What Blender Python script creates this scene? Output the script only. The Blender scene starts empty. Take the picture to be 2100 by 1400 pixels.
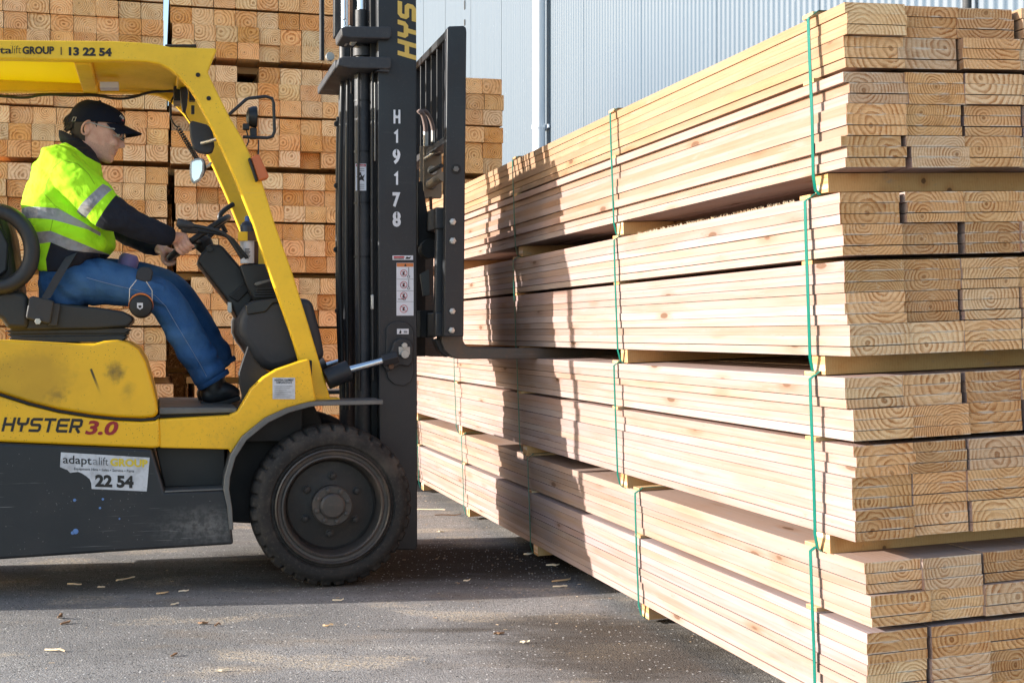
import bpy, bmesh, math, random
from mathutils import Vector, Matrix, noise
R = random.Random(7)
S = bpy.context.scene
COL = S.collection

# ------------------------------------------------------------ camera, sky, sun, exposure
F = 2686.0 / 2100.0            # focal length in frame widths
CAM_H = 1.1
cd = bpy.data.cameras.new('camera')
cam = bpy.data.objects.new('camera', cd); COL.objects.link(cam)
cd.sensor_width = 36; cd.lens = 36 * F; cd.shift_y = -15 / 2100
cd.clip_start = 0.05; cd.clip_end = 500
cam.location = (0, 0, CAM_H); cam.rotation_euler = (math.radians(90), 0, 0)
S.camera = cam

SUN_DIR = Vector((-3.217, -0.36, 1.0)).normalized()      # towards the sun
sun_el = math.asin(SUN_DIR.z); sun_az = math.atan2(SUN_DIR.x, SUN_DIR.y)
W = bpy.data.worlds.new('World'); S.world = W; W.use_nodes = True
wn = W.node_tree; wn.nodes.clear()
sky = wn.nodes.new('ShaderNodeTexSky'); sky.sky_type = 'NISHITA'; sky.sun_disc = False
sky.sun_elevation = sun_el; sky.sun_rotation = sun_az
bg = wn.nodes.new('ShaderNodeBackground'); bg.inputs[1].default_value = 0.135
wo = wn.nodes.new('ShaderNodeOutputWorld')
wn.links.new(sky.outputs[0], bg.inputs[0]); wn.links.new(bg.outputs[0], wo.inputs[0])
sl = bpy.data.lights.new('sun', 'SUN'); sl.energy = 3.7; sl.angle = math.radians(0.5); sl.color = (1.0, 0.955, 0.90)
so = bpy.data.objects.new('sun', sl); COL.objects.link(so)
so.rotation_euler = SUN_DIR.to_track_quat('Z', 'Y').to_euler(); so.location = (-20, -2, 12)
S.view_settings.view_transform = 'Standard'; S.view_settings.look = 'None'
S.view_settings.gamma = 1; S.view_settings.use_curve_mapping = False
S.view_settings.exposure = 1.46
S.render.engine = 'CYCLES'
S.cycles.use_denoising = True
S.cycles.max_bounces = 8

# ------------------------------------------------------------ node helpers and materials
MATS = {}
class NT:
    def __init__(s, name):
        s.m = bpy.data.materials.new(name); s.m.use_nodes = True
        s.t = s.m.node_tree; s.b = s.t.nodes['Principled BSDF']; MATS[name] = s.m
        s.tc = s.n('ShaderNodeTexCoord'); s.oi = s.n('ShaderNodeObjectInfo')
    def n(s, ty, **k):
        o = s.t.nodes.new(ty)
        for a, v in k.items(): setattr(o, a, v)
        return o
    def l(s, a, b): s.t.links.new(a, b)
    def put(s, sock, v):
        if isinstance(v, bpy.types.NodeSocket): s.l(v, sock)
        else: sock.default_value = v
    def math(s, op, a, b=None, c=None, clamp=False):
        o = s.n('ShaderNodeMath', operation=op); o.use_clamp = clamp
        s.put(o.inputs[0], a)
        if b is not None: s.put(o.inputs[1], b)
        if c is not None: s.put(o.inputs[2], c)
        return o.outputs[0]
    def vm(s, op, a, b=None):
        o = s.n('ShaderNodeVectorMath', operation=op); s.put(o.inputs[0], a)
        if b is not None:
            s.put(o.inputs['Scale'] if op == 'SCALE' else o.inputs[1], b)
        return o.outputs['Value'] if op in ('LENGTH', 'DOT_PRODUCT', 'DISTANCE') else o.outputs[0]
    def noise(s, vec, scale, detail=4, rough=0.55, dist=0.0):
        o = s.n('ShaderNodeTexNoise'); s.put(o.inputs['Vector'], vec)
        o.inputs['Scale'].default_value = scale; o.inputs['Detail'].default_value = detail
        o.inputs['Roughness'].default_value = rough; o.inputs['Distortion'].default_value = dist
        return o.outputs['Fac']
    def voro(s, vec, scale, rand=1.0, out='Distance', feature='F1'):
        o = s.n('ShaderNodeTexVoronoi', feature=feature); s.put(o.inputs['Vector'], vec)
        o.inputs['Scale'].default_value = scale; o.inputs['Randomness'].default_value = rand
        return o.outputs[out]
    def ramp(s, f, lo, hi, a=0.0, b=1.0, smooth=True):
        o = s.n('ShaderNodeMapRange'); o.interpolation_type = 'SMOOTHSTEP' if smooth else 'LINEAR'
        s.put(o.inputs[0], f); o.inputs[1].default_value = lo; o.inputs[2].default_value = hi
        o.inputs[3].default_value = a; o.inputs[4].default_value = b
        return o.outputs[0]
    def mix(s, f, a, b, mode='MIX'):
        o = s.n('ShaderNodeMix', data_type='RGBA', blend_type=mode)
        s.put(o.inputs[0], f)
        for i, v in ((6, a), (7, b)):
            if isinstance(v, (tuple, list)): v = tuple(v) + (1,) * (4 - len(v))
            s.put(o.inputs[i], v)
        return o.outputs[2]
    def n_sep(s, v):
        o = s.n('ShaderNodeSeparateXYZ'); s.l(v, o.inputs[0]); return o.outputs[0]
    def attr(s, name):
        o = s.n('ShaderNodeAttribute', attribute_type='OBJECT', attribute_name=name); return o
    def bump(s, h, strength, dist):
        o = s.n('ShaderNodeBump'); o.inputs['Strength'].default_value = strength; o.inputs['Distance'].default_value = dist
        s.l(h, o.inputs['Height']); s.l(o.outputs[0], s.b.inputs['Normal'])
    def out(s, col, rough, metal=0.0, spec=None):
        if isinstance(col, (tuple, list)): col = tuple(col) + (1,) * (4 - len(col))
        s.put(s.b.inputs['Base Color'], col); s.put(s.b.inputs['Roughness'], rough); s.put(s.b.inputs['Metallic'], metal)
        if spec is not None: s.b.inputs['Specular IOR Level'].default_value = spec
        return s.m

def scaled(t, v, sx, sy, sz): return t.vm('MULTIPLY', v, (sx, sy, sz))

def wood(name, end, ring=0.008, contrast=0.6, fuzz=0.5, x0=(1, 1, 1)):
    t = NT(name)
    p = t.tc.outputs['Object']
    rnd = t.oi.outputs['Random']
    off = t.n('ShaderNodeCombineXYZ'); t.l(t.math('MULTIPLY', rnd, 57.0), off.inputs[0]); t.l(t.math('MULTIPLY', rnd, 31.0), off.inputs[1])
    pr = t.vm('ADD', p, off.outputs[0])
    tint = t.attr('tint_end' if end else 'tint').outputs['Color']
    pith = t.attr('pith').outputs['Vector']
    q = t.vm('SUBTRACT', t.vm('MULTIPLY', p, (0.0, 1, 1)), t.vm('MULTIPLY', pith, (0.0, 1, 1)))
    seed = t.vm('MULTIPLY', pith, (1, 0, 0))
    wob = t.n('ShaderNodeTexNoise'); t.l(t.vm('ADD', scaled(t, p, 0.7, 9, 9), seed), wob.inputs['Vector']); wob.inputs['Scale'].default_value = 1.0; wob.inputs['Detail'].default_value = 2
    q = t.vm('ADD', q, t.vm('SCALE', t.vm('SUBTRACT', wob.outputs['Color'], (0.5, 0.5, 0.5)), 0.046 if end else 0.034))
    q = t.vm('MULTIPLY', q, (0.0, 1, 1))
    r = t.vm('LENGTH', q)
    rw = t.math('MULTIPLY_ADD', t.noise(t.vm('ADD', scaled(t, p, 1, 40, 40), seed), 1.0, 2), 0.9, t.math('DIVIDE', r, t.math('MULTIPLY_ADD', t.math('FRACT', t.math('MULTIPLY', t.n_sep(pith), 7.31)), ring * 0.75, ring * 0.62)) if end else t.math('DIVIDE', r, ring))
    rf = t.math('FRACT', rw)
    prof = t.math('MULTIPLY', t.ramp(rf, 0.25, 0.86), t.ramp(rf, 1.0, 0.9))
    if end:
        vary = t.noise(pr, 14, 3)
        dk = t.mix(1.0, tint, (0.66, 0.46, 0.31), 'MULTIPLY')
        lt = t.mix(1.0, tint, (1.12, 1.1, 1.02), 'MULTIPLY')
        c = t.mix(t.math('MULTIPLY', prof, t.ramp(vary, 0.3, 0.7, contrast * 0.3, contrast)), lt, dk)
        heart = t.ramp(r, 0.010, 0.003)
        c = t.mix(t.math('MULTIPLY', heart, 0.55), c, t.mix(1.0, tint, (0.40, 0.28, 0.2), 'MULTIPLY'))
        big = t.noise(pr, 5, 3)
        c = t.mix(t.ramp(big, 0.35, 0.7, 0.0, 0.45), c, t.mix(1.0, c, (0.86, 0.71, 0.56), 'MULTIPLY'))
        fz = t.noise(scaled(t, pr, 1, 1, 1), 260, 3, 0.7)
        c = t.mix(t.ramp(fz, 0.35, 0.62, 0.30, 0.0), c, t.mix(1.0, c, (0.76, 0.62, 0.50), 'MULTIPLY'))
        wh = t.math('MULTIPLY', t.ramp(fz, 0.56, 0.68), t.ramp(t.noise(pr, 22, 2), 0.45, 0.62))
        c = t.mix(t.math('MULTIPLY', wh, fuzz), c, (0.93, 0.80, 0.62))
        sm = t.noise(scaled(t, pr, 1, 30, 420), 1.0, 3, 0.6)
        c = t.mix(t.ramp(sm, 0.42, 0.62, 0.28, 0.0), c, t.mix(1.0, c, (0.70, 0.58, 0.48), 'MULTIPLY'))
        if ring < 0.013:
            xs = t.n('ShaderNodeSeparateXYZ'); t.l(p, xs.inputs[0])
            ez = t.math('ABSOLUTE', xs.outputs[2])
            ny = t.noise(t.vm('ADD', scaled(t, p, 1, 16, 30), seed), 1.0, 3)
            c = t.mix(t.math('MULTIPLY', t.math('MULTIPLY', t.ramp(ez, 0.0085, 0.0135), t.ramp(ny, 0.47, 0.62)), 0.55), c, (0.95, 0.84, 0.70))
        st_ = t.noise(t.vm('ADD', pr, seed), 9, 4, 0.6)
        c = t.mix(t.ramp(st_, 0.60, 0.74, 0.0, 0.5), c, t.mix(1.0, c, (0.50, 0.40, 0.34), 'MULTIPLY'))
        t.bump(t.math('ADD', t.math('MULTIPLY', fz, 0.8), t.math('MULTIPLY', prof, 0.5)), 0.55, 0.004)
        return t.out(c, 0.9, 0, 0.0)
    streak = t.noise(scaled(t, pr, 2.2, 90, 90), 1.0, 5, 0.65)
    fine = t.noise(scaled(t, pr, 14, 420, 420), 1.0, 3, 0.6)
    big = t.noise(scaled(t, pr, 1.6, 5, 9), 1.0, 3)
    c = t.mix(t.math('MULTIPLY', prof, 0.22), tint, t.mix(1.0, tint, (0.80, 0.62, 0.42), 'MULTIPLY'))
    c = t.mix(t.ramp(streak, 0.3, 0.58, 0.30, 0.0), c, t.mix(1.0, c, (0.82, 0.72, 0.62), 'MULTIPLY'))
    c = t.mix(t.ramp(big, 0.40, 0.70, 0.0, 0.65), c, t.mix(1.0, c, (0.95, 0.78, 0.60), 'MULTIPLY'))
    smr = t.noise(scaled(t, pr, 9, 30, 34), 1.0, 5, 0.75)
    c = t.mix(t.ramp(smr, 0.64, 0.72, 0.0, 0.55), c, (0.20, 0.15, 0.11))
    grey = t.noise(scaled(t, pr, 3.3, 11, 30), 1.0, 4, 0.7)
    c = t.mix(t.ramp(grey, 0.58, 0.74, 0.0, 0.45), c, (0.30, 0.285, 0.28))
    kn = t.voro(scaled(t, pr, 2.6, 9, 9), 1.0)
    kn = t.math('ADD', kn, t.math('MULTIPLY', t.noise(scaled(t, pr, 9, 60, 60), 1.0, 2), 0.05))
    c = t.mix(t.ramp(kn, 0.30, 0.10, 0.0, 0.55), c, t.mix(1.0, c, (0.78, 0.60, 0.44), 'MULTIPLY'))
    c = t.mix(t.ramp(kn, 0.125, 0.10, 0.0, 0.85), c, (0.13, 0.065, 0.035))
    sp = t.voro(scaled(t, pr, 9, 70, 70), 1.0)
    c = t.mix(t.ramp(sp, 0.13, 0.05, 0.0, 0.5), c, (0.16, 0.13, 0.11))
    t.bump(t.math('ADD', t.math('MULTIPLY', streak, 0.7), t.math('MULTIPLY', fine, 0.5)), 0.35, 0.002)
    return t.out(c, 0.78, 0, 0.3)

wood('board_side', False)
wood('board_end', True, 0.0125, 1.1, 0.6)
wood('post_side', False)
wood('post_end', True, 0.0175, 1.15, 0.95)
wood('bearer_side', False)
wood('bearer_end', True, 0.006, 0.6, 0.2)

def paint(name, col, rough=0.4, metal=0.0, dirt=(0.1, 0.08, 0.06), dirt_amt=0.35, speck=None, speck_amt=0.0, scratch=0.0, bump=0.15, spec=0.5, dscale=3.0):
    t = NT(name); p = t.tc.outputs['Object']
    n1 = t.noise(p, dscale, 5, 0.62); n2 = t.noise(p, 60, 4, 0.6)
    c = t.mix(t.ramp(n1, 0.42, 0.78, 0.0, dirt_amt), col, dirt)
    c = t.mix(t.ramp(n2, 0.5, 0.75, 0.0, dirt_amt * 0.5), c, dirt)
    if speck:
        v = t.voro(p, 85); m = t.noise(p, 5.5, 3)
        k = t.math('MULTIPLY', t.ramp(v, 0.16, 0.09), t.ramp(m, 0.46, 0.6))
        c = t.mix(t.math('MULTIPLY', k, speck_amt), c, speck)
    if scratch:
        s1 = t.noise(scaled(t, p, 3, 3, 150), 1.0, 3, 0.7, 1.5)
        k = t.math('MULTIPLY', t.ramp(s1, 0.66, 0.72), t.ramp(t.noise(p, 4, 2), 0.45, 0.65))
        c = t.mix(t.math('MULTIPLY', k, scratch), c, (0.33, 0.32, 0.31))
    t.bump(t.math('ADD', t.math('MULTIPLY', n2, 0.6), n1), bump, 0.004)
    return t.out(c, t.ramp(n1, 0.3, 0.75, rough, min(1, rough + 0.25)), metal, spec)

paint('yellow_paint', (0.88, 0.49, 0.010), 0.33, dirt=(0.30, 0.17, 0.03), dirt_amt=0.40, speck=(0.05, 0.03, 0.015), speck_amt=0.9, scratch=0.4, bump=0.06)
paint('yellow_clean', (0.90, 0.545, 0.014), 0.36, dirt=(0.45, 0.27, 0.03), dirt_amt=0.32, speck=(0.07, 0.04, 0.02), speck_amt=0.7, scratch=0.25, bump=0.05)
paint('mast_black', (0.012, 0.0145, 0.019), 0.40, dirt=(0.034, 0.030, 0.027), dirt_amt=0.45, speck=(0.2, 0.19, 0.18), speck_amt=0.18, scratch=0.15, bump=0.12)
paint('mast_worn', (0.026, 0.028, 0.034), 0.5, dirt=(0.12, 0.11, 0.10), dirt_amt=0.5, scratch=0.4)
paint('fork_steel', (0.075, 0.066, 0.058), 0.45, dirt=(0.22, 0.12, 0.07), dirt_amt=0.55, speck=(0.3, 0.24, 0.18), speck_amt=0.3, scratch=0.6, bump=0.3, dscale=6)
paint('deep_black', (0.010, 0.010, 0.011), 0.6, dirt=(0.03, 0.026, 0.022), dirt_amt=0.4)
paint('plastic_grey', (0.024, 0.0265, 0.032), 0.50, dirt=(0.06, 0.056, 0.053), dirt_amt=0.35, bump=0.2, dscale=5)
paint('plastic_black', (0.009, 0.010, 0.0115), 0.38, dirt=(0.03, 0.027, 0.024), dirt_amt=0.3, bump=0.1)
paint('vinyl', (0.014, 0.015, 0.0175), 0.40, dirt=(0.04, 0.037, 0.034), dirt_amt=0.4, bump=0.25, dscale=8)
paint('webbing', (0.035, 0.038, 0.045), 0.8, dirt=(0.09, 0.085, 0.08), dirt_amt=0.3)
paint('hose_rubber', (0.014, 0.014, 0.015), 0.42, dirt=(0.05, 0.045, 0.04), dirt_amt=0.3)
paint('hose_dusty', (0.26, 0.19, 0.17), 0.7, dirt=(0.1, 0.07, 0.06), dirt_amt=0.4)
paint('chrome', (0.75, 0.77, 0.80), 0.12, 1.0, dirt=(0.4, 0.4, 0.4), dirt_amt=0.2, bump=0.02)
paint('zinc', (0.50, 0.50, 0.48), 0.38, 0.8, dirt=(0.2, 0.18, 0.15), dirt_amt=0.4)
paint('dusty_steel', (0.30, 0.25, 0.19), 0.7, 0.1, dirt=(0.12, 0.10, 0.08), dirt_amt=0.5)
paint('plate_steel', (0.16, 0.16, 0.155), 0.45, 0.5, dirt=(0.07, 0.06, 0.05), dirt_amt=0.5, scratch=0.3)
paint('rust_brown', (0.10, 0.055, 0.035), 0.7, 0.2, dirt=(0.2, 0.12, 0.07), dirt_amt=0.4)
paint('tyre_rubber', (0.019, 0.018, 0.0175), 0.7, dirt=(0.100, 0.084, 0.070), dirt_amt=0.8, speck=(0.15, 0.14, 0.12), speck_amt=0.2, bump=0.35, spec=0.3, dscale=5)
paint('rim_black', (0.015, 0.014, 0.0135), 0.5, dirt=(0.055, 0.045, 0.037), dirt_amt=0.6, speck=(0.3, 0.28, 0.25), speck_amt=0.25, bump=0.2, dscale=5)
paint('rim_lip', (0.055, 0.050, 0.047), 0.38, 0.3, dirt=(0.14, 0.105, 0.08), dirt_amt=0.6, bump=0.15, dscale=6)
paint('lettering_black', (0.016, 0.015, 0.014), 0.5, dirt=(0.05, 0.04, 0.03), dirt_amt=0.2)
paint('lettering_red', (0.30, 0.012, 0.016), 0.45, dirt=(0.1, 0.02, 0.02), dirt_amt=0.2)
paint('lettering_gold', (0.70, 0.46, 0.10), 0.5, dirt=(0.4, 0.25, 0.06), dirt_amt=0.25)
paint('lettering_yellow', (0.66, 0.50, 0.03), 0.5, dirt=(0.4, 0.35, 0.2), dirt_amt=0.5)
paint('lettering_grey', (0.25, 0.26, 0.28), 0.5)
paint('stencil_white', (0.72, 0.74, 0.78), 0.6, dirt=(0.35, 0.35, 0.36), dirt_amt=0.4)
paint('sticker_silver', (0.58, 0.60, 0.63), 0.5, dirt=(0.30, 0.30, 0.31), dirt_amt=0.7, bump=0.3, dscale=16)
paint('label_white', (0.66, 0.67, 0.72), 0.5, dirt=(0.4, 0.38, 0.36), dirt_amt=0.25)
paint('label_orange', (0.62, 0.20, 0.06), 0.5)
paint('label_red', (0.45, 0.05, 0.06), 0.5)
paint('amber_lens', (0.55, 0.13, 0.03), 0.25, dirt=(0.25, 0.06, 0.02), dirt_amt=0.3)
paint('mirror_glass', (0.80, 0.84, 0.88), 0.03, 1.0, dirt=(0.7, 0.7, 0.7), dirt_amt=0.1, bump=0.0)
paint('mirror_rim', (0.55, 0.57, 0.60), 0.35, 0.3)
paint('strap_green', (0.0, 0.13, 0.095), 0.32, dirt=(0.0, 0.17, 0.14), dirt_amt=0.4, bump=0.05)
paint('can_navy', (0.02, 0.03, 0.055), 0.3); paint('can_blue', (0.05, 0.13, 0.38), 0.4)
paint('bottle_lilac', (0.20, 0.17, 0.42), 0.45); paint('bottle_dark', (0.07, 0.03, 0.035), 0.3)
paint('muff_orange', (0.80, 0.20, 0.02), 0.5); paint('blue_spot', (0.12, 0.24, 0.52), 0.6)
paint('downpipe_white', (0.80, 0.84, 0.88), 0.35, dirt=(0.5, 0.55, 0.6), dirt_amt=0.15)
paint('dark_strip', (0.05, 0.055, 0.06), 0.6)
paint('hair', (0.018, 0.012, 0.008), 0.6)
paint('boot_leather', (0.010, 0.012, 0.015), 0.32, dirt=(0.05, 0.05, 0.05), dirt_amt=0.35, bump=0.5, dscale=14)
paint('sole', (0.018, 0.018, 0.018), 0.7)

def cloth(name, col, weave=900, amt=0.25, rough=0.85, fade=None, fade_amt=0.0, wr=0.4):
    t = NT(name); p = t.tc.outputs['Object']
    n = t.noise(p, weave, 2); w = t.noise(p, 11, 3, 0.55, 0.6); b = t.noise(p, 4.5, 3)
    c = t.mix(t.ramp(n, 0.3, 0.7, 0.0, amt), col, t.mix(1.0, tuple(col) + (1,), (0.45, 0.45, 0.45), 'MULTIPLY'))
    if fade: c = t.mix(t.ramp(b, 0.42, 0.7, 0.0, fade_amt), c, fade)
    t.bump(t.math('ADD', t.math('MULTIPLY', w, 1.0), t.math('MULTIPLY', n, 0.03)), wr, 0.02)
    return t.out(c, rough, 0, 0.2)
cloth('hivis', (0.40, 0.84, 0.018), 700, 0.10, wr=0.75)
cloth('navy_knit', (0.016, 0.019, 0.030), 500, 0.35)
cloth('reflective_tape', (0.27, 0.27, 0.285), 400, 0.2, 0.5)
cloth('denim', (0.030, 0.100, 0.255), 500, 0.65, fade=(0.075, 0.175, 0.35), fade_amt=0.5, wr=0.6)
cloth('denim_stitch', (0.20, 0.28, 0.42), 300, 0.3)
cloth('cap_cloth', (0.007, 0.011, 0.024), 600, 0.3, wr=0.2)
t = NT('jacket_cloth'); p = t.tc.outputs['Object']
def fat(nm):
    o = t.n('ShaderNodeAttribute', attribute_type='GEOMETRY', attribute_name=nm); return o.outputs['Fac']
n = t.noise(p, 650, 2); w = t.noise(p, 11, 3, 0.55, 0.6)
hv = t.mix(t.ramp(n, 0.3, 0.7, 0.0, 0.12), (0.40, 0.84, 0.018), (0.20, 0.5, 0.008))
hv = t.mix(t.ramp(t.noise(p, 5, 4), 0.5, 0.75, 0, 0.25), hv, (0.34, 0.62, 0.03))
tp = t.mix(t.ramp(t.noise(p, 20, 4), 0.35, 0.7), (0.30, 0.30, 0.315), (0.20, 0.20, 0.21))
nv = t.mix(t.ramp(n, 0.3, 0.7, 0.0, 0.35), (0.016, 0.019, 0.030), (0.007, 0.008, 0.013))
c = t.mix(t.ramp(fat('seam'), 1.3, 0.5, 0.0, 0.5), hv, (0.05, 0.10, 0.01))
k = t.ramp(fat('tape'), -0.25, 0.25); c = t.mix(k, c, tp)
k2 = t.ramp(fat('navy'), -0.25, 0.25); c = t.mix(k2, c, nv)
t.bump(t.math('ADD', w, t.math('MULTIPLY', n, 0.03)), 0.7, 0.02)
t.out(c, t.math('MULTIPLY_ADD', k, -0.35, 0.85), 0, 0.25)
t = NT('skin'); p = t.tc.outputs['Object']
c = t.mix(t.ramp(t.noise(p, 30, 4), 0.35, 0.7), (0.70, 0.43, 0.33), (0.60, 0.33, 0.25))
c = t.mix(t.ramp(t.noise(p, 260, 2), 0.45, 0.7, 0, 0.3), c, (0.46, 0.25, 0.19))
t.b.inputs['Subsurface Weight'].default_value = 0.08; t.b.inputs['Subsurface Radius'].default_value = (0.012, 0.004, 0.002)
t.bump(t.noise(p, 220, 3), 0.12, 0.002); t.out(c, 0.5, 0, 0.35)
paint('lip', (0.50, 0.24, 0.20), 0.5, dirt_amt=0.0); paint('eye_white', (0.6, 0.57, 0.54), 0.2, dirt_amt=0.0)
t = NT('roof_yellow'); tr = t.n('ShaderNodeBsdfTranslucent'); tr.inputs[0].default_value = (0.95, 0.80, 0.02, 1)
mx = t.n('ShaderNodeMixShader'); mx.inputs[0].default_value = 0.5; t.out((0.90, 0.62, 0.014), 0.4)
t.l(t.b.outputs[0], mx.inputs[1]); t.l(tr.outputs[0], mx.inputs[2]); t.l(mx.outputs[0], t.t.nodes['Material Output'].inputs['Surface'])
t = NT('skin_stubble'); p = t.tc.outputs['Object']
c = t.mix(t.ramp(t.noise(p, 420, 3), 0.38, 0.62), (0.64, 0.39, 0.30), (0.46, 0.28, 0.225)); c = t.mix(t.ramp(t.noise(p, 28, 3), 0.35, 0.7, 0, 0.4), c, (0.62, 0.38, 0.29))
t.bump(t.noise(p, 260, 3), 0.15, 0.002); t.out(c, 0.55, 0, 0.3)
t = NT('clear_lens'); t.b.inputs['Transmission Weight'].default_value = 0.97; t.b.inputs['IOR'].default_value = 1.12
t.out((0.97, 0.98, 0.97), 0.03)

t = NT('wall_cladding'); p = t.tc.outputs['Object']
st = t.noise(scaled(t, p, 14, 1, 0.35), 1.0, 4, 0.6)
c = t.mix(t.ramp(st, 0.45, 0.75, 0.0, 0.5), (0.074, 0.107, 0.143), (0.060, 0.090, 0.124))
v = t.voro(scaled(t, p, 26, 1, 12), 1.0); m = t.noise(scaled(t, p, 1.0, 1, 0.5), 2.2, 3)
c = t.mix(t.math('MULTIPLY', t.ramp(v, 0.13, 0.07), t.ramp(m, 0.47, 0.6, 0, 0.8)), c, (0.16, 0.19, 0.23))
t.out(c, 0.5, 0.0, 0.4)

t = NT('asphalt'); p = t.tc.outputs['Object']
agg = t.voro(p, 150); agg2 = t.noise(p, 330, 3, 0.75); lum = t.noise(p, 0.9, 6, 0.62); str_ = t.noise(scaled(t, p, 0.6, 2.6, 1), 1.3, 5, 0.65, 0.4)
mid = t.noise(p, 48, 4, 0.65)
c = t.mix(t.ramp(agg2, 0.41, 0.59), (0.065, 0.063, 0.061), (0.62, 0.59, 0.555))
c = t.mix(t.ramp(mid, 0.36, 0.64, 0.45, 0.0), c, (0.10, 0.096, 0.092))
c = t.mix(t.ramp(agg, 0.20, 0.55, 0.0, 0.3), c, (0.36, 0.345, 0.33))
c = t.mix(t.ramp(lum, 0.38, 0.66, 0.6, 0.0), c, (0.15, 0.146, 0.142))
c = t.mix(t.ramp(str_, 0.52, 0.72, 0.0, 0.45), c, t.mix(t.ramp(agg2, 0.42, 0.58), (0.26, 0.24, 0.215), (0.56, 0.53, 0.48)))
brn = t.noise(scaled(t, p, 0.7, 1.5, 1), 1.9, 4, 0.6)
c = t.mix(t.ramp(brn, 0.55, 0.72, 0.0, 0.35), c, (0.24, 0.18, 0.12))
saw = t.math('MULTIPLY', t.ramp(t.noise(scaled(t, p, 1, 1.8, 1), 1.7, 3), 0.54, 0.66), t.ramp(t.noise(p, 70, 3), 0.38, 0.62))
c = t.mix(t.math('MULTIPLY', saw, 0.55), c, (0.60, 0.49, 0.35))
oil_shade = t.vm('LENGTH', t.vm('MULTIPLY', t.vm('SUBTRACT', p, (-0.3, 6.35, 0)), (0.62, 1.15, 0)))  # oil stain, stretched left and darkened to deepen the forklift's ground shadow
oil_shade = t.math('ADD', oil_shade, t.math('MULTIPLY', t.noise(scaled(t, p, 1.5, 5, 1), 1.6, 4), 0.5))
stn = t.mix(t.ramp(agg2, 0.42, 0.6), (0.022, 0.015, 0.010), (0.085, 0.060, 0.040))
c = t.mix(t.ramp(oil_shade, 1.2, 0.6, 0.0, 0.88), c, stn)
for (sx_, sy_, kx, ky, r0, am) in ((0.42, 4.55, 1.0, 0.8, 0.85, 0.8), (-0.28, 4.87, 1.6, 9.0, 0.75, 0.6), (0.15, 5.0, 1.2, 2.5, 0.8, 0.6), (-0.9, 5.75, 0.7, 2.0, 0.8, 0.5)):  # dirt by the stack, a painted shadow streak, a patch deepening the forklift's shade
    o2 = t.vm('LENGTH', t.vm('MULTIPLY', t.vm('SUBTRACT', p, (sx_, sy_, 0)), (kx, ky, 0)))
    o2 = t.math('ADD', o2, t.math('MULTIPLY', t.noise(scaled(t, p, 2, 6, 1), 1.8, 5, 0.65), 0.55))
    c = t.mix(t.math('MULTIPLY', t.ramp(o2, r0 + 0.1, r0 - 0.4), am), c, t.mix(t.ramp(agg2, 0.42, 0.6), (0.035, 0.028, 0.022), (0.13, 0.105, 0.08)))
gv = t.n('ShaderNodeTexVoronoi'); t.l(p, gv.inputs['Vector']); gv.inputs['Scale'].default_value = 75
gs = t.n('ShaderNodeSeparateColor'); t.l(gv.outputs['Color'], gs.inputs[0])
gk = t.math('MULTIPLY', t.ramp(gv.outputs['Distance'], 0.34, 0.22), t.ramp(gs.outputs[0], 0.86, 0.92))
c = t.mix(t.math('MULTIPLY', gk, 0.8), c, (0.72, 0.70, 0.66))
gk = t.math('MULTIPLY', t.ramp(gv.outputs['Distance'], 0.42, 0.3), t.ramp(gs.outputs[1], 0.80, 0.88))
c = t.mix(t.math('MULTIPLY', gk, 0.7), c, (0.03, 0.029, 0.028))
t.bump(t.math('ADD', t.math('MULTIPLY', agg2, 0.6), t.math('MULTIPLY', agg, 0.6)), 0.8, 0.005)
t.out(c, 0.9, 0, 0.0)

# ------------------------------------------------------------ geometry helpers
def tag(o, label=None, cat=None, group=None, kind=None):
    if label: o['label'] = label
    if cat: o['category'] = cat
    if group: o['group'] = group
    if kind: o['kind'] = kind
    return o

BASE = {}
def base_of(o):
    while o is not None:
        if o.name in BASE: return BASE[o.name]
        o = o.parent
    return Vector((0, 0, 0))

def thing(name, label, cat, group=None, matrix=None, base=(0, 0, 0)):
    o = bpy.data.objects.new(name, None); COL.objects.link(o); o.empty_display_size = 0.1
    if matrix is not None: o.matrix_world = matrix @ Matrix.Translation(Vector(base))
    BASE[o.name] = Vector(base)
    return tag(o, label, cat, group)

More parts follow.
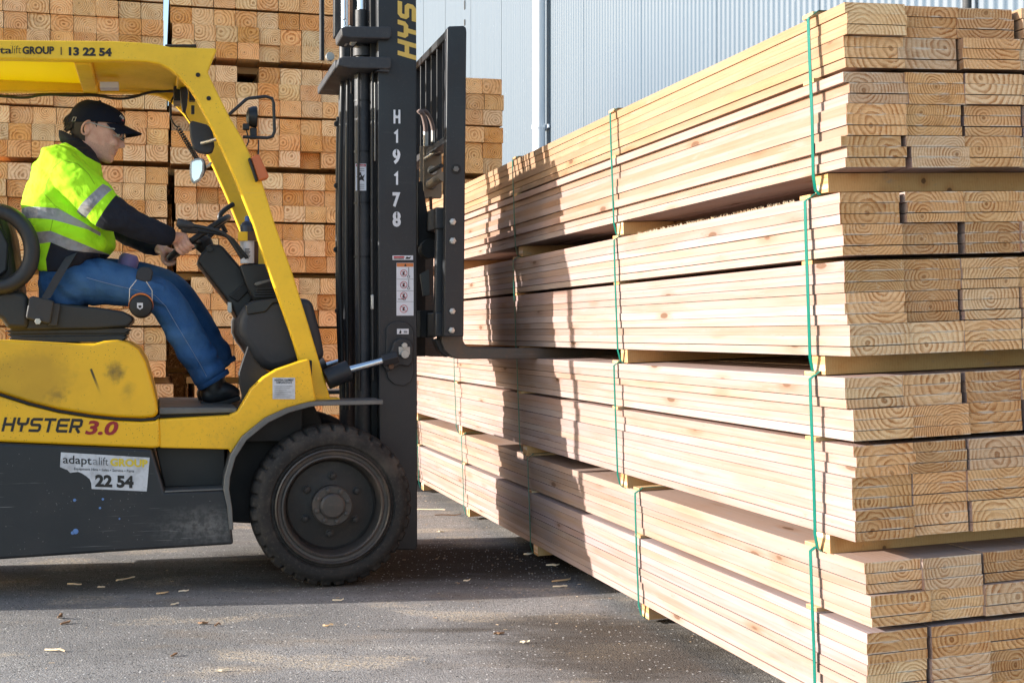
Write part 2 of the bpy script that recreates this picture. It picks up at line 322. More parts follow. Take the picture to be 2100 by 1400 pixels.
class G:
    """collects faces of one mesh"""
    def __init__(s): s.v = []; s.f = []; s.m = []
    def add(s, vs, fs, mi=0):
        b = len(s.v); s.v += [Vector(x) for x in vs]
        s.f += [tuple(b + i for i in f) for f in fs]; s.m += [mi] * len(fs); return s
    def box(s, lo, hi, mi=0, M=None):
        x0, y0, z0 = lo; x1, y1, z1 = hi
        vs = [Vector(c) for c in ((x0, y0, z0), (x1, y0, z0), (x1, y1, z0), (x0, y1, z0), (x0, y0, z1), (x1, y0, z1), (x1, y1, z1), (x0, y1, z1))]
        if M is not None: vs = [M @ v for v in vs]
        return s.add(vs, [(0, 3, 2, 1), (4, 5, 6, 7), (0, 1, 5, 4), (1, 2, 6, 5), (2, 3, 7, 6), (3, 0, 4, 7)], mi)
    def prism(s, poly, y0, y1, mi=0):
        """poly: (x,z) outline, extruded along y"""
        n = len(poly)
        a = sum(poly[i][0] * poly[(i + 1) % n][1] - poly[(i + 1) % n][0] * poly[i][1] for i in range(n))
        if a < 0: poly = poly[::-1]
        vs = [(x, y0, z) for x, z in poly] + [(x, y1, z) for x, z in poly]
        return s.add(vs, [tuple(range(n)), tuple(range(2 * n - 1, n - 1, -1))] + [(i, n + i, n + (i + 1) % n, (i + 1) % n) for i in range(n)], mi)
    def loft(s, rings, mi=0, caps=True):
        n = len(rings[0]); vs = [p for r in rings for p in r]; fs = []
        for k in range(len(rings) - 1):
            for i in range(n):
                j = (i + 1) % n; fs.append((k * n + i, k * n + j, (k + 1) * n + j, (k + 1) * n + i))
        if caps: fs += [tuple(range(n - 1, -1, -1)), tuple((len(rings) - 1) * n + i for i in range(n))]
        return s.add(vs, fs, mi)
    def tube(s, pts, r, n=8, mi=0, closed=False):
        pts = [Vector(p) for p in pts]; rings = []; up = None
        rr = r if isinstance(r, (list, tuple)) else [r] * len(pts)
        N = len(pts)
        for i, p in enumerate(pts):
            a = pts[(i - 1) % N] if (closed or i) else p
            b = pts[(i + 1) % N] if (closed or i < N - 1) else p
            d = (b - a).normalized()
            if up is None: up = Vector((0, 0, 1)) if abs(d.z) < 0.9 else Vector((0, 1, 0))
            e1 = d.cross(up).normalized(); e2 = e1.cross(d).normalized(); up = e2
            rings.append([p + (e1 * math.cos(2 * math.pi * k / n) + e2 * math.sin(2 * math.pi * k / n)) * rr[i] for k in range(n)])
        if closed: rings.append(rings[0]); return s.loft(rings, mi, False)
        return s.loft(rings, mi)
    def lathe(s, prof, c, axis='y', n=32, mi=0):
        """prof: (radius, along axis); c: centre"""
        rings = []
        for r, a in prof:
            ring = []
            for k in range(n):
                t = 2 * math.pi * k / n; u, w = r * math.cos(t), r * math.sin(t)
                ring.append(Vector(c) + Vector({'y': (u, a, w), 'z': (u, -w, a), 'x': (a, u, w)}[axis]))
            rings.append(ring)
        return s.loft(rings, mi, False)
    def sphere(s, c, r, n=12, mi=0, sc=(1, 1, 1)):
        rings = []
        for i in range(1, n // 2 + 1):
            t = math.pi * i / (n // 2 + 1)
            rings.append([Vector(c) + Vector((r * math.sin(t) * math.cos(2 * math.pi * k / n) * sc[0], r * math.sin(t) * math.sin(2 * math.pi * k / n) * sc[1], r * math.cos(t) * sc[2])) for k in range(n)])
        return s.loft(rings, mi)
    def mesh(s, name, off=Vector((0, 0, 0))):
        me = bpy.data.meshes.new(name)
        me.from_pydata([tuple(v - off) for v in s.v], [], s.f); me.update()
        for p, m in zip(me.polygons, s.m): p.material_index = m
        bm = bmesh.new(); bm.from_mesh(me); bmesh.ops.recalc_face_normals(bm, faces=bm.faces); bm.to_mesh(me); bm.free()
        return me

def mk(name, g, mats, parent=None, smooth=35, bevel=0, seg=2, label=None):
    me = g.mesh(name, base_of(parent)) if isinstance(g, G) else g
    for m in ([mats] if isinstance(mats, str) else mats): me.materials.append(MATS[m])
    o = bpy.data.objects.new(name, me); COL.objects.link(o)
    if parent is not None: o.parent = parent
    if smooth:
        me.polygons.foreach_set('use_smooth', [True] * len(me.polygons))
        me.set_sharp_from_angle(angle=math.radians(smooth))
    if bevel:
        b = o.modifiers.new('bevel', 'BEVEL'); b.width = bevel; b.segments = seg; b.limit_method = 'ANGLE'; b.angle_limit = math.radians(40)
        b.harden_normals = False
    if label: o['label'] = label
    return o

# the forklift's own frame: x forward, y away from the camera, z up; origin on the ground below the front wheel
YAW = math.atan2(0.2603, 0.9655)
P0 = Vector((-0.761, 5.68, 0.0))
FM = Matrix.Translation(P0) @ Matrix.Rotation(YAW, 4, 'Z')
_c, _s = math.cos(YAW), math.sin(YAW)
def ray(px, py): return (px - 1050) / 2686, (685 - py) / 2686
def L(px, py, y):
    """point of the forklift frame at lateral distance y that lies at this place of the photograph"""
    a, b = ray(px, py)
    k = (y + (-P0.x * _s + P0.y * _c)) / (-a * _s + _c)
    X, Y = k * a, k
    return Vector(((X - P0.x) * _c + (Y - P0.y) * _s, y, CAM_H + k * b))
def LP(pts, y): return [(L(px, py, y).x, L(px, py, y).z) for px, py in pts]

# ------------------------------------------------------------ the yard: asphalt
LDIR = Vector((-0.2656, 0.9641, 0)); RDIR = Vector((0.9641, 0.2656, 0))     # along and across the board stack
Q0 = Vector((0.938, 3.42, 0))
g = G()
cuts = [(-60, 0), (0.06, 0), (6, 0.21), (60, 0.21)]
vs = []
for q, z in cuts:
    for l in (-45, 60): vs.append(Q0 + RDIR * q + LDIR * l + Vector((0, 0, z)))
g.add(vs, [(2 * i, 2 * i + 2, 2 * i + 3, 2 * i + 1) for i in range(3)])
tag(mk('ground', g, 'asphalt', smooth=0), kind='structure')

# ------------------------------------------------------------ corrugated warehouse wall behind everything
SD = Vector((_c, _s, 0)); VD = Vector((-_s, _c, 0))       # yard axes: across, away
def SV(s, v, z=0.0): return SD * s + VD * v + Vector((0, 0, z))
def s_of(px, v):
    """distance across the yard of a photo column on the plane v"""
    a, _ = ray(px, 0); k = v / (-a * _s + _c); return a * k * _c + k * _s
def z_of(px, py, v):
    a, b = ray(px, py); k = v / (-a * _s + _c); return CAM_H + b * k
VM = Matrix.Rotation(YAW, 4, 'Z')
WA = 4.13                                                  # the wall runs along the boards: X = WA - 0.2755 Y
W0 = Vector((WA, 0, 0)); W0 = W0 - LDIR * W0.dot(LDIR)
def wl(px):
    Y = 2686 * WA / (px - 310); return Vector((WA - 0.2755 * Y, Y, 0)).dot(LDIR), Y
WM = Matrix(((LDIR.x, -RDIR.x, 0, W0.x), (LDIR.y, -RDIR.y, 0, W0.y), (0, 0, 1, 0), (0, 0, 0, 1)))
wall = thing('warehouse_wall', 'tall pale blue corrugated metal warehouse wall with a white downpipe behind the timber', 'wall', matrix=WM)
p_ = 0.0762; SW = 0.762; x = wl(1569)[0] - SW * 12; k = 0
while x < 34:
    g = G(); n = 60; vs = []
    lift = 0.003 * (k % 2)
    for i in range(n + 3):
        u = x + SW * i / n
        d = 0.0065 * math.cos(2 * math.pi * (u - x) / p_) + lift
        vs += [(u, d, 0.0), (u, d, 8.2)]
    g.add(vs, [(2 * i, 2 * i + 2, 2 * i + 3, 2 * i + 1) for i in range(n + 2)])
    mk('cladding_sheet', g, 'wall_cladding', wall, smooth=60)
    x += SW; k += 1
sx = wl(1124)[0]
g = G(); g.lathe([(0.0, 0), (0.066, 0), (0.066, 8.1), (0, 8.1)], (sx, 0.10, 0), 'z', 24)
mk('downpipe', g, 'downpipe_white', wall)
for zz in (3.25, 5.6, 1.2):
    g = G(); g.lathe([(0.066, -0.02), (0.072, -0.02), (0.072, 0.02), (0.066, 0.02)], (sx, 0.10, zz), 'z', 24)
    g.box((sx - 0.1, 0.013, zz - 0.018), (sx + 0.1, 0.03, zz + 0.018))
    mk('pipe_bracket', g, 'downpipe_white', wall)
a, Yw = wl(955); g = G()
for y0, y1 in ((2, 20), (41, 53), (-60, -30)):
    g.box((a - 0.02, 0.012, 1.1 + (685 - y1) / 2686 * Yw), (a + 0.02, 0.020, 1.1 + (685 - y0) / 2686 * Yw))
mk('seam_gap', g, 'dark_strip', wall)
a = wl(2001)[0]; g = G(); g.tube([(a, 0.05, 0), (a, 0.05, 8)], 0.022, 12); mk('conduit', g, 'dark_strip', wall)

# ------------------------------------------------------------ packs of square posts, end on, at the back
BV = 9.45
PW = (s_of(1031, BV) - s_of(350, BV)) / 16; PH = 0.1155
s2 = s_of(350, BV); s1 = s_of(345, BV); s3 = s2 + 8 * PW + 0.004
POST_L = 2.4
post_meshes = []
for k in range(4):
    g = G(); h = (PW - 0.003) / 2; e = 0.0028 * k; zz = (PH - 0.0025) / 2
    prof = [(-h + e, -zz), (h, -zz), (h, zz - e * 0.6), (h - e, zz), (-h, zz), (-h, -zz + e)] if k else [(-h, -zz), (h, -zz), (h, zz), (-h, zz)]
    n = len(prof)
    g.add([(0, -y, z) for y, z in prof], [tuple(range(n))], 1)
    g.add([(POST_L, -y, z) for y, z in prof], [tuple(range(n))[::-1]], 1)
    b = [(0, -y, z) for y, z in prof] + [(POST_L, -y, z) for y, z in prof]
    g.add(b, [(i, n + i, n + (i + 1) % n, (i + 1) % n) for i in range(n)], 0)
    me = g.mesh('post'); me.materials.append(MATS['post_side']); me.materials.append(MATS['post_end']); post_meshes.append(me)
bear_me = G(); bear_me.box((-0.045, -0.62, 0), (0.045, 0.62, 0.046)); bear_me = bear_me.mesh('bearer'); bear_me.materials.append(MATS['bearer_side'])
stick_me = G(); stick_me.box((-0.02, -0.6, 0), (0.02, 0.6, 0.012)); stick_me = stick_me.mesh('sticker'); stick_me.materials.append(MATS['bearer_side'])

def wood_props(o, side, end, pith):
    o['tint'] = side; o['tint_end'] = end; o['pith'] = pith
def jit(c, a): 
    k = 1 + R.uniform(-a, a); return tuple(max(0.0, x * k * (1 + R.uniform(-a * 0.25, a * 0.25))) for x in c)
def inst(name, me, parent, loc, rot=None):
    o = bpy.data.objects.new(name, me); COL.objects.link(o); o.parent = parent; o.location = loc
    if rot: o.rotation_euler = rot
    return o

PGRP = 'packs of square posts stacked behind the forklift'
LV = ['lowest', 'second lowest', 'middle', 'fourth up', 'topmost']; L4 = ['lowest', 'second lowest', 'second highest', 'topmost']
def post_pack(right_s, zb, label, ncol=8, nrow=6, missing=(), v=BV, yaw=0.0, dark=False):
    """right_s: s of the pack's left edge; local x away from the camera, y to the left"""
    M = VM @ Matrix.Translation((right_s + ncol * PW / 2, v, zb)) @ Matrix.Rotation(math.radians(90) + yaw, 4, 'Z')
    t = thing('post_pack', label, 'timber pack', PGRP, M)
    for bx in (0.30, 1.2, 2.1):
        o = inst('bearer', bear_me, t, (bx, 0, -0.05)); o.scale = (1, ncol / 8, 1); wood_props(o, jit((0.62, 0.42, 0.22), 0.2), (0.5, 0.3, 0.15), (R.random() * 50, 0.1, 0.06))
    for bx in (0.35, 1.2, 2.0):
        o = inst('sticker', stick_me, t, (bx, 0, 3 * PH)); o.scale = (1, ncol / 8, 1); wood_props(o, jit((0.6, 0.4, 0.2), 0.2), (0.5, 0.3, 0.15), (R.random() * 50, 0.1, 0.06))
    for r in range(nrow):
        z = PH * (r + 0.5) + (0.013 if r >= 3 else 0)
        rowx = R.uniform(-0.010, 0.010); rows = R.uniform(-0.012, 0.012)
        for c in range(ncol):
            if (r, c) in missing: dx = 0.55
            else:
                dx = rowx + R.uniform(-0.012, 0.012)
                u = R.random()
                if u < 0.07: dx += R.uniform(0.02, 0.055)
                elif u < 0.13: dx -= R.uniform(0.015, 0.035)
            y = -(c + 0.5 - ncol / 2) * PW + rows + R.uniform(-0.0012, 0.0012)
            o = inst('post', R.choice(post_meshes), t, (dx, y, z))
            base = R.choice(((0.98, 0.60, 0.31), (0.96, 0.55, 0.26), (0.98, 0.68, 0.40), (0.98, 0.61, 0.33), (0.82, 0.43, 0.17), (0.98, 0.72, 0.46)))
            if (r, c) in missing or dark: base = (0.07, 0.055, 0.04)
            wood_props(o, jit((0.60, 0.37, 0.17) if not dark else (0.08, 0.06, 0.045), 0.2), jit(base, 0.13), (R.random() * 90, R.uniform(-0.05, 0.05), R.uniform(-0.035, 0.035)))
    return t

zb = [0.047, 0.800, 1.555, 2.300, 3.055]
zr = [0.047, 0.795, 1.540, 2.290, 3.042]
dl = [0.03, -0.01, -0.005, 0.0, -0.035]
d2 = [0.16, 0.13, 0.03, 0.0, 0.0]
for k in range(5):
    post_pack(s1 - 8 * PW + dl[k], zb[k], f'{LV[k]} pack of square post ends in the pile behind the driver', yaw=R.uniform(-0.004, 0.004))
    post_pack(s2 + d2[k], zr[k], f'{LV[k]} pack of square post ends in the pile between driver and mast',
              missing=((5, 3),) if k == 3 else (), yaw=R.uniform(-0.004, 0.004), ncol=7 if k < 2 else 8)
    if k < 4:
        post_pack(s3 + R.uniform(-0.008, 0.008), zr[k], f'{L4[k]} pack of square post ends in the pile beside the load backrest', yaw=R.uniform(-0.003, 0.003))
for k in range(4):  # packs added behind the gap, coloured near-black to make it read as shade
    post_pack(s2 - 0.45, zr[k], f'{L4[k]} added dark post pack behind the narrow gap between the two front piles', ncol=5, v=12.1, dark=True)

# ------------------------------------------------------------ the big stack of strapped boards
TILT = 0.036
RT = (RDIR * math.cos(TILT) + Vector((0, 0, math.sin(TILT)))); UT = (Vector((0, 0, math.cos(TILT))) - RDIR * math.sin(TILT))
BW, BLEN, PITCH = 0.1795, 6.2, 0.02815
def board_mesh(kind):
    g = G(); h = (BW - 0.002) / 2; tz = (PITCH - (0.0007, 0.0010, 0.0016, 0.0030, 0.0045)[kind]) / 2
    nx = 10; rr = random.Random(kind); rings = []
    ph = rr.uniform(0, 6); am = rr.uniform(0, 0.0035)
    for i in range(nx + 1):
        x = BLEN * i / nx; dy = am * math.sin(ph + i * 0.55) if 0 < i < nx else 0
        rings.append([(x, -h + dy, -tz), (x, h + dy, -tz), (x, h + dy, tz), (x, -h + dy, tz)])
    g.loft(rings, 0, False)
    g.add(rings[0], [(0, 1, 2, 3)], 1); g.add(rings[-1], [(3, 2, 1, 0)], 1)
    me = g.mesh('board'); me.materials.append(MATS['board_side']); me.materials.append(MATS['board_end']); return me
board_meshes = [board_mesh(k) for k in range(5)]
NC = 7; PWID = NC * (BW + 0.001)
BX = [0.20, 1.72, 3.14, 4.52, 5.9]
def boxmesh(name, lo, hi, m0, m1):
    g = G().box(lo, hi)
    for i in range(len(g.f)): g.m[i] = 1 if i in (3, 5) else 0        # ends face y
    g.m = [1 if abs(sum(g.v[a].y for a in f) / 4) > max(abs(lo[1]), abs(hi[1])) * 0.98 and len({round(g.v[a].y, 4) for a in f}) == 1 else 0 for f in g.f]
    me = g.mesh(name); me.materials.append(MATS[m0]); me.materials.append(MATS[m1]); return me
glut_me = boxmesh('bearer', (-0.036, -PWID / 2, 0), (0.036, PWID / 2, 0.050), 'bearer_side', 'bearer_end')
fil_me = boxmesh('sticker', (-0.03, -PWID / 2, 0), (0.03, PWID / 2, 0.011), 'bearer_side', 'bearer_end')

DESC = ['lowest', 'second lowest', 'second from top', 'topmost']
def board_pack(k, h, along, side, glut_h, offs, yaw, tone):
    """k counts from the bottom"""
    o0 = Q0 + UT * h + LDIR * along + RDIR * side
    X, Y, Z = LDIR, -RT, UT
    M = Matrix(((X.x, Y.x, Z.x, o0.x), (X.y, Y.y, Z.y, o0.y), (X.z, Y.z, Z.z, o0.z), (0, 0, 0, 1))) @ Matrix.Rotation(yaw, 4, 'Z')
    lab = ['pale planed board pack with green straps, lowest of the big stack on the asphalt',
           'pale board pack with green straps just below the fork tines',
           'pale board pack with fuzzy splintered upper edge just above the fork tines',
           'topmost pack of the big board stack, its upper boards more orange'][k]
    t = thing('board_pack', lab, 'timber pack', 'strapped packs of boards in the big stack', M)
    LOW, GAP = 9, 0.0115
    for r in range(15):
        blk, j = r // 3, r % 3
        z = PITCH * (r + 0.5) + (GAP if r >= LOW else 0)
        if j == 0:
            bl = [dict(lat=R.uniform(-0.010, 0.010), end=R.uniform(-0.012, 0.012), py=R.uniform(-0.05, 0.05), pz=R.choice((R.uniform(-0.03, 0.03), R.uniform(-0.075, 0.075))), seed=R.random() * 90, tone=jit(R.choice(((0.92, 0.555, 0.30), (0.80, 0.475, 0.245), (0.94, 0.61, 0.36), (0.95, 0.67, 0.43), (0.68, 0.41, 0.22), (0.82, 0.57, 0.39))), 0.07)) for _ in range(NC)]
            ledge = R.choice((-0.012, -0.006, 0.0, 0.002, 0.007))
        rowl = R.uniform(-0.003, 0.003)
        for c in range(NC):
            b = bl[c]
            y = -(c + 0.5) * (BW + 0.001) + b['lat'] * (0.25 if c == 0 else 1.0) + rowl
            if c == 0: y += ledge + (R.uniform(-0.006, 0.006) if R.random() < 0.4 else 0)
            if c < 2 and (r, k) in ((8, 3), (2, 3)): y += 0.012
            x = b['end'] + R.uniform(-0.002, 0.002)
            o = inst('board', board_meshes[R.choice((0, 0, 1, 2)) if j else R.choice((1, 2, 3, 4, 4))], t, (x, y, z))
            u = R.random()
            side_t = (0.345, 0.246, 0.211) if u < 0.45 else ((0.35, 0.270, 0.249) if u < 0.75 else (0.325, 0.216, 0.156))
            if tone == 'orange' and r >= LOW: side_t = (0.36, 0.228, 0.143)
            if tone == 'white': side_t = tuple(a * 0.45 + b_ * 0.55 for a, b_ in zip(side_t, (0.345, 0.264, 0.248)))
            wood_props(o, jit(side_t, 0.11), jit(b['tone'], 0.03), (b['seed'], b['py'], b['pz'] - (j - 1) * PITCH))
    H = 15 * PITCH + GAP
    for i, bx in enumerate(BX):
        bx += offs[i]
        for (me, nm, z, dx, dy) in ((glut_me, 'bearer', -0.0505, 0.0, -0.009), (fil_me, 'sticker', LOW * PITCH + 0.0002, 0.035, R.uniform(-0.005, 0.005)), (fil_me, 'sticker', H + 0.0006, 0.03, 0.0)):
            if nm == 'sticker' and z > H - 0.02 and k == 3 and i not in (0, 1, 2): continue
            q = inst(nm, me, t, (bx + dx, -PWID / 2 + dy, z))
            wood_props(q, jit((0.66, 0.42, 0.20) if nm == 'bearer' else (0.70, 0.50, 0.28), 0.15), jit((0.66, 0.43, 0.24), 0.12), (R.random() * 60, R.uniform(-0.6, -0.5), 0.03))
        # strap: a closed ribbon round boards and bearer
        so_ = R.uniform(-0.007, 0.002); zt, zl = H + 0.013, -0.0535
        path = [(so_ * 0.4, 0.0175, zt - 0.02), (so_, 0.019, zt * 0.72), (so_ * 1.5, 0.019, zt * 0.35), (so_ * 0.6, 0.018, 0.0), (0.012, 0.004, zl + 0.012), (0.012, -0.008, zl), (0.012, -PWID + 0.01, zl),
                (0.0, -PWID - 0.016, zl + 0.04), (0, -PWID - 0.017, zt - 0.03), (0, -PWID + 0.002, zt), (so_ * 0.4, -0.012, zt)]
        g = G(); n = len(path); wdt = 0.008
        inner = []
        cy, cz = -PWID / 2, H / 2
        for (dx, y, z) in path:
            d = Vector((0, y - cy, z - cz)); d.normalize()
            inner.append((dx, y - d.y * 0.0015, z - d.z * 0.0015))
        rings = [[(bx + a[0] - wdt, a[1], a[2]), (bx + a[0] + wdt, a[1], a[2]), (bx + b_[0] + wdt, b_[1], b_[2]), (bx + b_[0] - wdt, b_[1], b_[2])] for a, b_ in zip(path, inner)]
        rings.append(rings[0]); g.loft(rings, 0, False)
        mk('strap', g, 'strap_green', t, smooth=30)
    return t, H

packs = []
for k, (h, al, sd, tone, yaw, offs) in enumerate((
        (0.068, 0.0, 0.0, 'white', 0.0, (0.065, -0.08, -0.02, 0.02, 0)),
        (0.552, 0.035, -0.016, 'white', 0.000, (-0.03, 0.03, 0.02, 0.04, 0)),
        (1.040, 0.045, -0.010, 'white', 0.001, (-0.035, -0.02, 0.03, 0.02, 0)),
        (1.536, 0.035, 0.0, 'orange', 0.0, (-0.055, 0.02, 0.03, 0.02, 0)))):
    packs.append(board_pack(k, h, al, sd, 0.05, offs, yaw, tone))
# splinter fuzz along the upper edge of the third pack
g = G(); H = packs[2][1]
for i in range(260):
    x = 0.25 + 1.25 * R.random() ** 1.2
    y = R.uniform(-0.003, 0.004); z = H + 0.0005
    hh = R.uniform(0.002, 0.009); dx = R.uniform(-0.010, 0.010); dy = R.uniform(-0.003, 0.009); w = R.uniform(0.0006, 0.0016)
    g.add([(x - w, y, z - 0.002), (x + w, y, z - 0.002), (x, y + w, z - 0.002), (x + dx, y + dy, z + hh)], [(0, 1, 3), (1, 2, 3), (2, 0, 3)])
o = mk('splinter_fuzz', g, 'board_side', packs[2][0], smooth=0); o['tint'] = (0.78, 0.64, 0.46); o['pith'] = (1.0, 0.3, 0.3); o['kind'] = 'stuff'

# ------------------------------------------------------------ the forklift
fl = thing('forklift', 'yellow and black counterbalance forklift sliding its tines into the board stack', 'forklift', matrix=FM)
def part(name, parent=None, label=None):
    o = bpy.data.objects.new(name, None); COL.objects.link(o); o.parent = parent or fl; o.empty_display_size = 0.05
    if label: o['label'] = label
    return o
def pris(name, pts, y0, y1, mat, parent=None, bevel=0.006, seg=2, ref=None, label=None):
    """pts: outline in photo columns and rows as seen on the plane ref (y0 unless given)"""
    g = G(); g.prism(LP(pts, y0 if ref is None else ref), y0, y1)
    return mk(name, g, mat, parent or fl, bevel=bevel, seg=seg, label=label)
def pbox(name, x0, p0, x1, p1, y0, y1, mat, parent=None, bevel=0.004, ref=None):
    return pris(name, [(x0, p0), (x1, p0), (x1, p1), (x0, p1)], y0, y1, mat, parent, bevel, 2, ref)
def ptube(name, pts, r, mat, parent=None, n=10, closed=False, smooth_path=0):
    P = [L(*p) for p in pts]
    if smooth_path:
        for _ in range(smooth_path):
            Q = [P[0]] if not closed else []
            rng = range(len(P) if closed else len(P) - 1)
            for i in rng:
                a, b = P[i], P[(i + 1) % len(P)]
                Q += [a.lerp(b, 0.25), a.lerp(b, 0.75)]
            if not closed: Q.append(P[-1])
            P = Q
    g = G(); g.tube(P, r, n, closed=closed); return mk(name, g, mat, parent or fl, smooth=50)
PXM = lambda y: 2686 / (5.62 + y * 0.97)     # photo pixels per metre at lateral distance y
def disc(name, px, py, y, r_px, depth, mat, parent=None, n=18, dome=0.0):
    c = L(px, py, y); r = r_px / PXM(y); g = G()
    g.lathe([(0, -depth - dome), (r * 0.55, -depth - dome * 0.8), (r * 0.92, -depth), (r, -depth * 0.75), (r, 0), (0, 0)], c, 'y', n)
    return mk(name, g, mat, parent or fl, smooth=40)

def font_mesh(text, bold=0.0, shear=0.0, space=1.0):
    cu = bpy.data.curves.new('t', 'FONT'); cu.body = text; cu.offset = bold; cu.shear = shear; cu.space_character = space; cu.resolution_u = 3
    o = bpy.data.objects.new('t', cu); COL.objects.link(o)
    dg = bpy.context.evaluated_depsgraph_get(); me = bpy.data.meshes.new_from_object(o.evaluated_get(dg))
    vs = [v.co.copy() for v in me.vertices]; fs = [tuple(p.vertices) for p in me.polygons]
    bpy.data.objects.remove(o); bpy.data.curves.remove(cu); bpy.data.meshes.remove(me)
    return vs, fs
CAPH = max(v.y for v in font_mesh('H')[0])
def letters(text, x0, b0, x1, b1, cap_px, y, mat, parent, bold=0.0, shear=0.0, space=1.0, name='lettering'):
    vs, fs = font_mesh(text, bold, shear, space)
    lo = min(v.x for v in vs); hi = max(v.x for v in vs)
    A, B = L(x0, b0, y), L(x1, b1, y); C = L(x0, b0 - cap_px, y); ez = C - A
    g = G(); g.add([A + (B - A) * ((v.x - lo) / (hi - lo)) + ez * (v.y / CAPH) for v in vs], fs)
    o = mk(name, g, mat, parent, smooth=0)
    return o
def ribbon(pts, t, closed=False):
    """flat mitred stroke through 2-D points -> quads"""
    n = len(pts); L_, R_ = [], []
    for i, p in enumerate(pts):
        p = Vector(p); a = Vector(pts[i - 1]) if i else None; b = Vector(pts[i + 1]) if i < n - 1 else None
        d1 = (p - a).normalized() if a is not None else (b - p).normalized(); d2 = (b - p).normalized() if b is not None else d1
        m = (Vector((-d1.y, d1.x)) + Vector((-d2.y, d2.x))).normalized(); k = t / 2 / max(0.4, m.dot(Vector((-d1.y, d1.x))))
        L_.append(p + m * k); R_.append(p - m * k)
    return [[L_[i], L_[i + 1], R_[i + 1], R_[i]] for i in range(n - 1)]
def block_letter(ch, w=0.86, t=0.2):
    h = t / 2; c = 0.09
    S_ = {'H': [[(h, 0), (h, 1)], [(w - h, 0), (w - h, 1)], [(t, .5), (w - t, .5)]],
          'Y': [[(h, 1), (h, .55 + c), (h + c, .55 - c * 0), (w - h - c, .55), (w - h, .55 + c), (w - h, 1)], [(w * .5, .55 - h), (w * .5, 0)]],
          'S': [[(w, 1 - h), (h + c, 1 - h), (h, 1 - h - c), (h, .5 + c), (h + c, .5), (w - h - c, .5), (w - h, .5 - c), (w - h, h + c), (w - h - c, h), (0, h)]],
          'T': [[(0, 1 - h), (w, 1 - h)], [(w / 2, 1 - t), (w / 2, 0)]],
          'E': [[(w, 1 - h), (h + c, 1 - h), (h, 1 - h - c), (h, h + c), (h + c, h), (w, h)], [(t, .5), (w * .92, .5)]],
          'R': [[(h, 0), (h, 1 - h), (w - h - c, 1 - h), (w - h, 1 - h - c), (w - h, .45 + c), (w - h - c, .45), (t, .45)], [(w * .55, .45 - h), (w - h, 0)]]}
    return [q for st in S_[ch] for q in ribbon(st, t)]
def block_word(word, place, mat, parent, pitch=1.0, w=0.86, t=0.2):
    """place(u,v): letters run along u (one pitch each), v is the height"""
    for i, ch in enumerate(word):
        g = G()
        for q in block_letter(ch, w, t): g.add([place(i * pitch + p.x, p.y) for p in q], [(0, 1, 2, 3)])
        mk('lettering', g, mat, parent, smooth=0)

# ---- wheels
WC = L(684, 1039, 0.0); WR = WC.z - 0.0
def wheel(cx, y_out, sgn, r, name='wheel'):
    """sgn +1: outer face towards the camera"""
    w = part(name); k = r / 0.356; N = 180; c = Vector((cx, y_out, r))
    prof = [(0.250, 0.016), (0.262, 0.010), (0.268, 0.016), (0.276, 0.006), (0.300, 0.000), (0.318, 0.005), (0.326, 0.013), (0.330, 0.016), (0.344, 0.021), (0.352, 0.034), (0.356, 0.060), (0.356, 0.170), (0.352, 0.196), (0.330, 0.214), (0.25, 0.214)]
    g = G(); rings = []
    for pr, pa in prof:
        ring = []
        for i in range(N):
            t = 2 * math.pi * i / N; rr, aa = pr, pa
            ph = (i % 5)
            if pr >= 0.340:
                d = 0.012 if ph == 0 else 0.0
                if pa < 0.15 and ph == 0: rr -= d; aa += 0.010 * (pa < 0.05)
            rr *= k
            ring.append(c + Vector((rr * math.cos(t), sgn * aa, rr * math.sin(t))))
        rings.append(ring)
    g.loft(rings, 0, False); mk('tyre', g, 'tyre_rubber', w, smooth=32)
    g = G(); g.lathe([(a * k, sgn * b) for a, b in ((0.251, 0.016), (0.254, 0.004), (0.248, -0.001), (0.243, 0.004), (0.240, 0.014), (0.228, 0.016), (0.224, 0.008), (0.217, 0.006), (0.212, 0.012), (0.208, 0.040), (0.200, 0.085), (0.196, 0.088))], c, 'y', 72)
    mk('rim', g, 'rim_lip', w, smooth=30)
    g = G(); g.lathe([(a * k, sgn * b) for a, b in ((0.197, 0.080), (0.19, 0.094), (0.12, 0.088), (0.096, 0.080), (0.0, 0.080))], c, 'y', 48)
    mk('wheel_disc', g, 'rim_black', w, smooth=30)
    g = G(); g.lathe([(a * k, sgn * b) for a, b in ((0.090, 0.085), (0.090, 0.036), (0.084, 0.030), (0.058, 0.030), (0.055, 0.020), (0.046, 0.014), (0.0, 0.012))], c, 'y', 40)
    mk('hub', g, 'rim_lip', w, smooth=30)
    for i in range(8):
        t = 2 * math.pi * (i + 0.35) / 8; p = c + Vector((0.071 * k * math.cos(t), sgn * 0.03, 0.071 * k * math.sin(t)))
        g = G(); g.lathe([(0.011, 0), (0.011, -sgn * 0.008), (0.005, -sgn * 0.010), (0, -sgn * 0.010)], p, 'y', 6); mk('hub_bolt', g, 'rim_lip', w, smooth=20)
    for i in range(6):
        t = 2 * math.pi * (i + 0.45) / 6; p = c + Vector((0.128 * k * math.cos(t), sgn * 0.09, 0.128 * k * math.sin(t)))
        g = G(); g.lathe([(0.019, 0), (0.019, -sgn * 0.006), (0.013, -sgn * 0.008), (0.0125, -sgn * 0.022), (0.006, -sgn * 0.024), (0, -sgn * 0.024)], p, 'y', 8); mk('wheel_nut', g, 'rim_black', w, smooth=20)
    return w
wheel(WC.x, 0.0, 1, WC.z)
wheel(WC.x, 1.30, -1, WC.z)
wheel(WC.x - 1.78, 0.10, 1, 0.30); wheel(WC.x - 1.78, 1.0, -1, 0.30)
